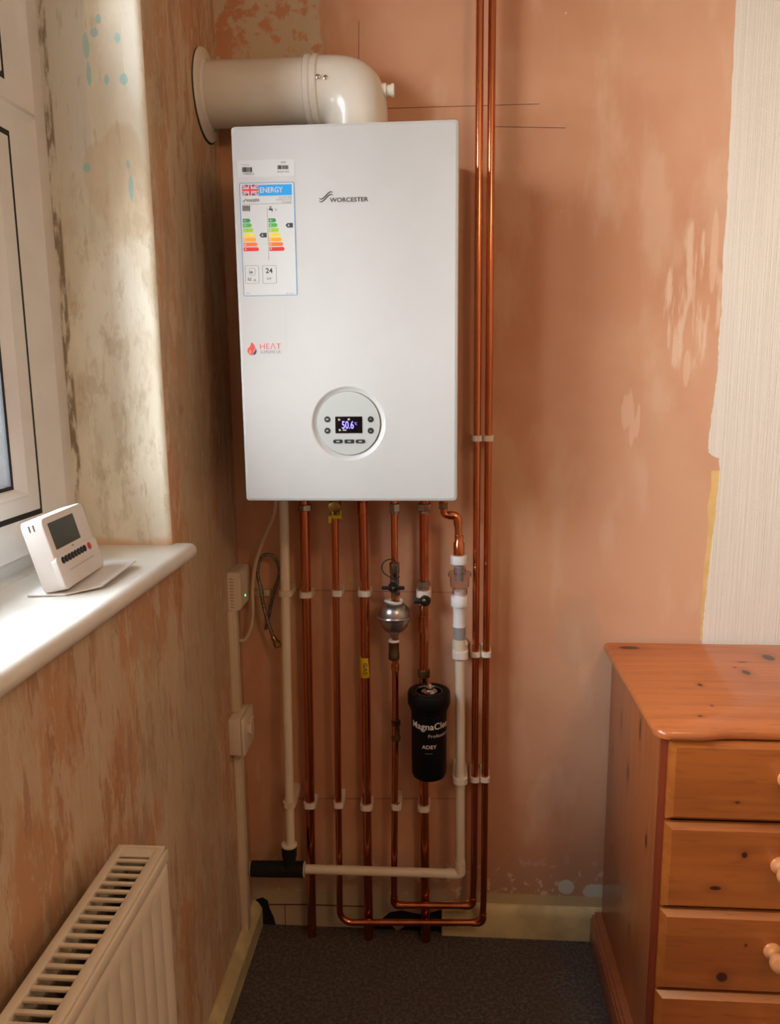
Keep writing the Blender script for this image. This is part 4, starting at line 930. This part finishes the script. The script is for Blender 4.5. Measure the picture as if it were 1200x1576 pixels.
# ---------------------------------------------------------------- chest of drawers
CX0, CX1, CY0, CY1, CT = .863, 1.683, -.438, -.022, .766
ch = thing('chest_of_drawers', ((CX0+CX1)/2, (CY0+CY1)/2, 0), 'orange varnished pine chest of drawers with turned knobs, against the back wall', 'chest of drawers')
def kz(lst, ax):   # knots from the photograph onto the face they lie on
    out = []
    for (px, py, ru, rv) in lst:
        if ax == 'top': p = atz(px, py, CT); out.append((p.x, p.y, ru, rv))
        elif ax == 'front': p = at(px, py, CY0-.02); out.append((p.x, p.z, ru, rv))
        else: p = atx(px, py, CX0); out.append((p.z, p.y, ru, rv))
    return out
mt_top = pine('pine_top', 'x', 'y', kz([(968, 997, .022, .010), (1077, 1054, .005, .006), (1095, 1086, .003, .003), (1077, 1102, .004, .003), (1130, 1027, .003, .003), (1182, 1012, .012, .018), (1148, 1035, .008, .012), (1142, 1019, .009, .003)], 'top'), (186, 104, 54), (136, 66, 30), seams=(-.12, -.235, -.35))
mt_frt = pine('pine_front', 'x', 'z', kz([(1146, 1317, .005, .006), (1101, 1368, .010, .004), (1148, 1456, .002, .003), (1111, 1505, .010, .010), (1135, 1236, .004, .002)], 'front'), (166, 90, 36), (116, 54, 18))
mt_sid = pine('pine_side', 'z', 'y', kz([(956, 1110, .022, .006), (985, 1122, .022, .006), (943, 1155, .014, .005), (966, 1190, .02, .008), (994, 1294, .014, .006), (955, 1380, .014, .006), (968, 1430, .014, .006), (942, 1305, .008, .004)], 'side'), (156, 86, 46), (116, 58, 28))
mt_dark = pine('pine_edge', 'z', 'x', [], (130, 54, 26), (96, 36, 16))
link('side_panel', B((CX0, CY0+.012, .075), (CX0+.018, CY1, CT-.020), .001), mt_sid, ch); link('side_panel', B((CX1-.018, CY0+.012, .075), (CX1, CY1, CT-.020), .001), mt_sid, ch)
link('back_panel', B((CX0+.018, CY1-.006, .075), (CX1-.018, CY1, CT-.02)), mt_sid, ch, False)
bm = bmesh.new(); box(bm, (CX0+.001, CY0, .07), (CX0+.024, CY0+.012, CT-.020), .001); link('front_stile', bm, mt_dark, ch); link('front_stile', B((CX1-.024, CY0, .07), (CX1-.001, CY0+.012, CT-.020), .001), mt_dark, ch)
link('drawer_cavity', B((CX0+.02, CY0+.02, .08), (CX1-.02, CY1-.01, CT-.03)), M['hole'], ch, False)
# top: rounded corner, wavy front edge, rounded-over rim
pts = []
tx0, tx1, ty0, ty1 = .846, 1.70, -.462, -.012
pts += [(tx0, ty1)]
for k in range(9): a = pi+pi/2*k/8; pts.append((tx0+.026+.026*math.cos(a), ty0+.026+.026*math.sin(a)))
N = 60
for k in range(1, N):
    x = tx0+.03+(tx1-tx0-.06)*k/N; xx = min(x-tx0, tx1-x)
    s = 0 if xx < .075 else min(1, (xx-.075)/.06); s = s*s*(3-2*s); pts.append((x, ty0+.010*s))
for k in range(9): a = 3*pi/2+pi/2*k/8; pts.append((tx1-.026+.026*math.cos(a), ty0+.026+.026*math.sin(a)))
pts += [(tx1, ty1)]
bm = bmesh.new(); R = []; cx_ = (tx0+tx1)/2; cy_ = (ty0+ty1)/2
for ins, z in ((.006, CT-.020), (.001, CT-.017), (0, CT-.011), (.001, CT-.005), (.006, CT)):
    R.append([bm.verts.new((x+(ins if x < cx_ else -ins)*(1 if min(abs(x-tx0), abs(x-tx1)) < .03 else 0), y+(ins if y < cy_ else 0), z)) for x, y in pts])
n = len(pts)
for A, Bq in zip(R, R[1:]):
    for i in range(n): j = (i+1) % n; bm.faces.new((A[i], A[j], Bq[j], Bq[i]))
bm.faces.new(R[0]); bm.faces.new(R[-1]); link('top_board', bm, mt_top, ch, angle=50)
edges_z = [(.593, .742), (.420, .586), (.252, .414), (.085, .246)]
KX = (1.073, CX1+CX0-1.073)
for (z0, z1) in edges_z:
    bm = bmesh.new(); x0_, x1_ = CX0+.0115, CX1-.0115; R = []
    for ins, y in ((0, CY0-.001), (0, CY0-.008), (.0015, CY0-.0095), (.010, CY0-.018), (.0105, CY0-.0182)):
        R.append([bm.verts.new(v) for v in ((x0_+ins, y, z0+ins*.9), (x1_-ins, y, z0+ins*.9), (x1_-ins, y, z1-ins*.9), (x0_+ins, y, z1-ins*.9))])
    for A, Bq in zip(R, R[1:]):
        for i in range(4): j = (i+1) % 4; bm.faces.new((A[i], A[j], Bq[j], Bq[i]))
    bm.faces.new(R[0]); bm.faces.new(R[-1]); dr = link('drawer', bm, mt_frt, ch, False)
    zk = (z0+z1)/2+.012
    for kx in KX:
        link('knob', L([(.0155, -.001), (.0165, .002), (.0155, .005), (.011, .008), (.0095, .013), (.012, .020), (.0165, .027), (.0175, .033), (.0155, .039), (.009, .043), (0, .044)], (kx, CY0-.018, zk), (0, -1, 0), 32), M['knob'], dr)
bm = bmesh.new(); pp = [(CX0-.025, CY1+.002), (CX0-.025, CY0-.024), (CX1+.025, CY0-.024), (CX1+.025, CY1+.002)]
for ins, z0_, z1_ in ((0, 0, .066), (.003, .066, .076), (.009, .076, .084)):
    box(bm, (CX0-.025+ins, CY0-.024+ins, z0_), (CX1+.025-ins, CY1+.004, z1_), .0015)
link('plinth', bm, pine('pine_plinth', 'x', 'y', [], (150, 82, 46), (110, 54, 26)), ch)
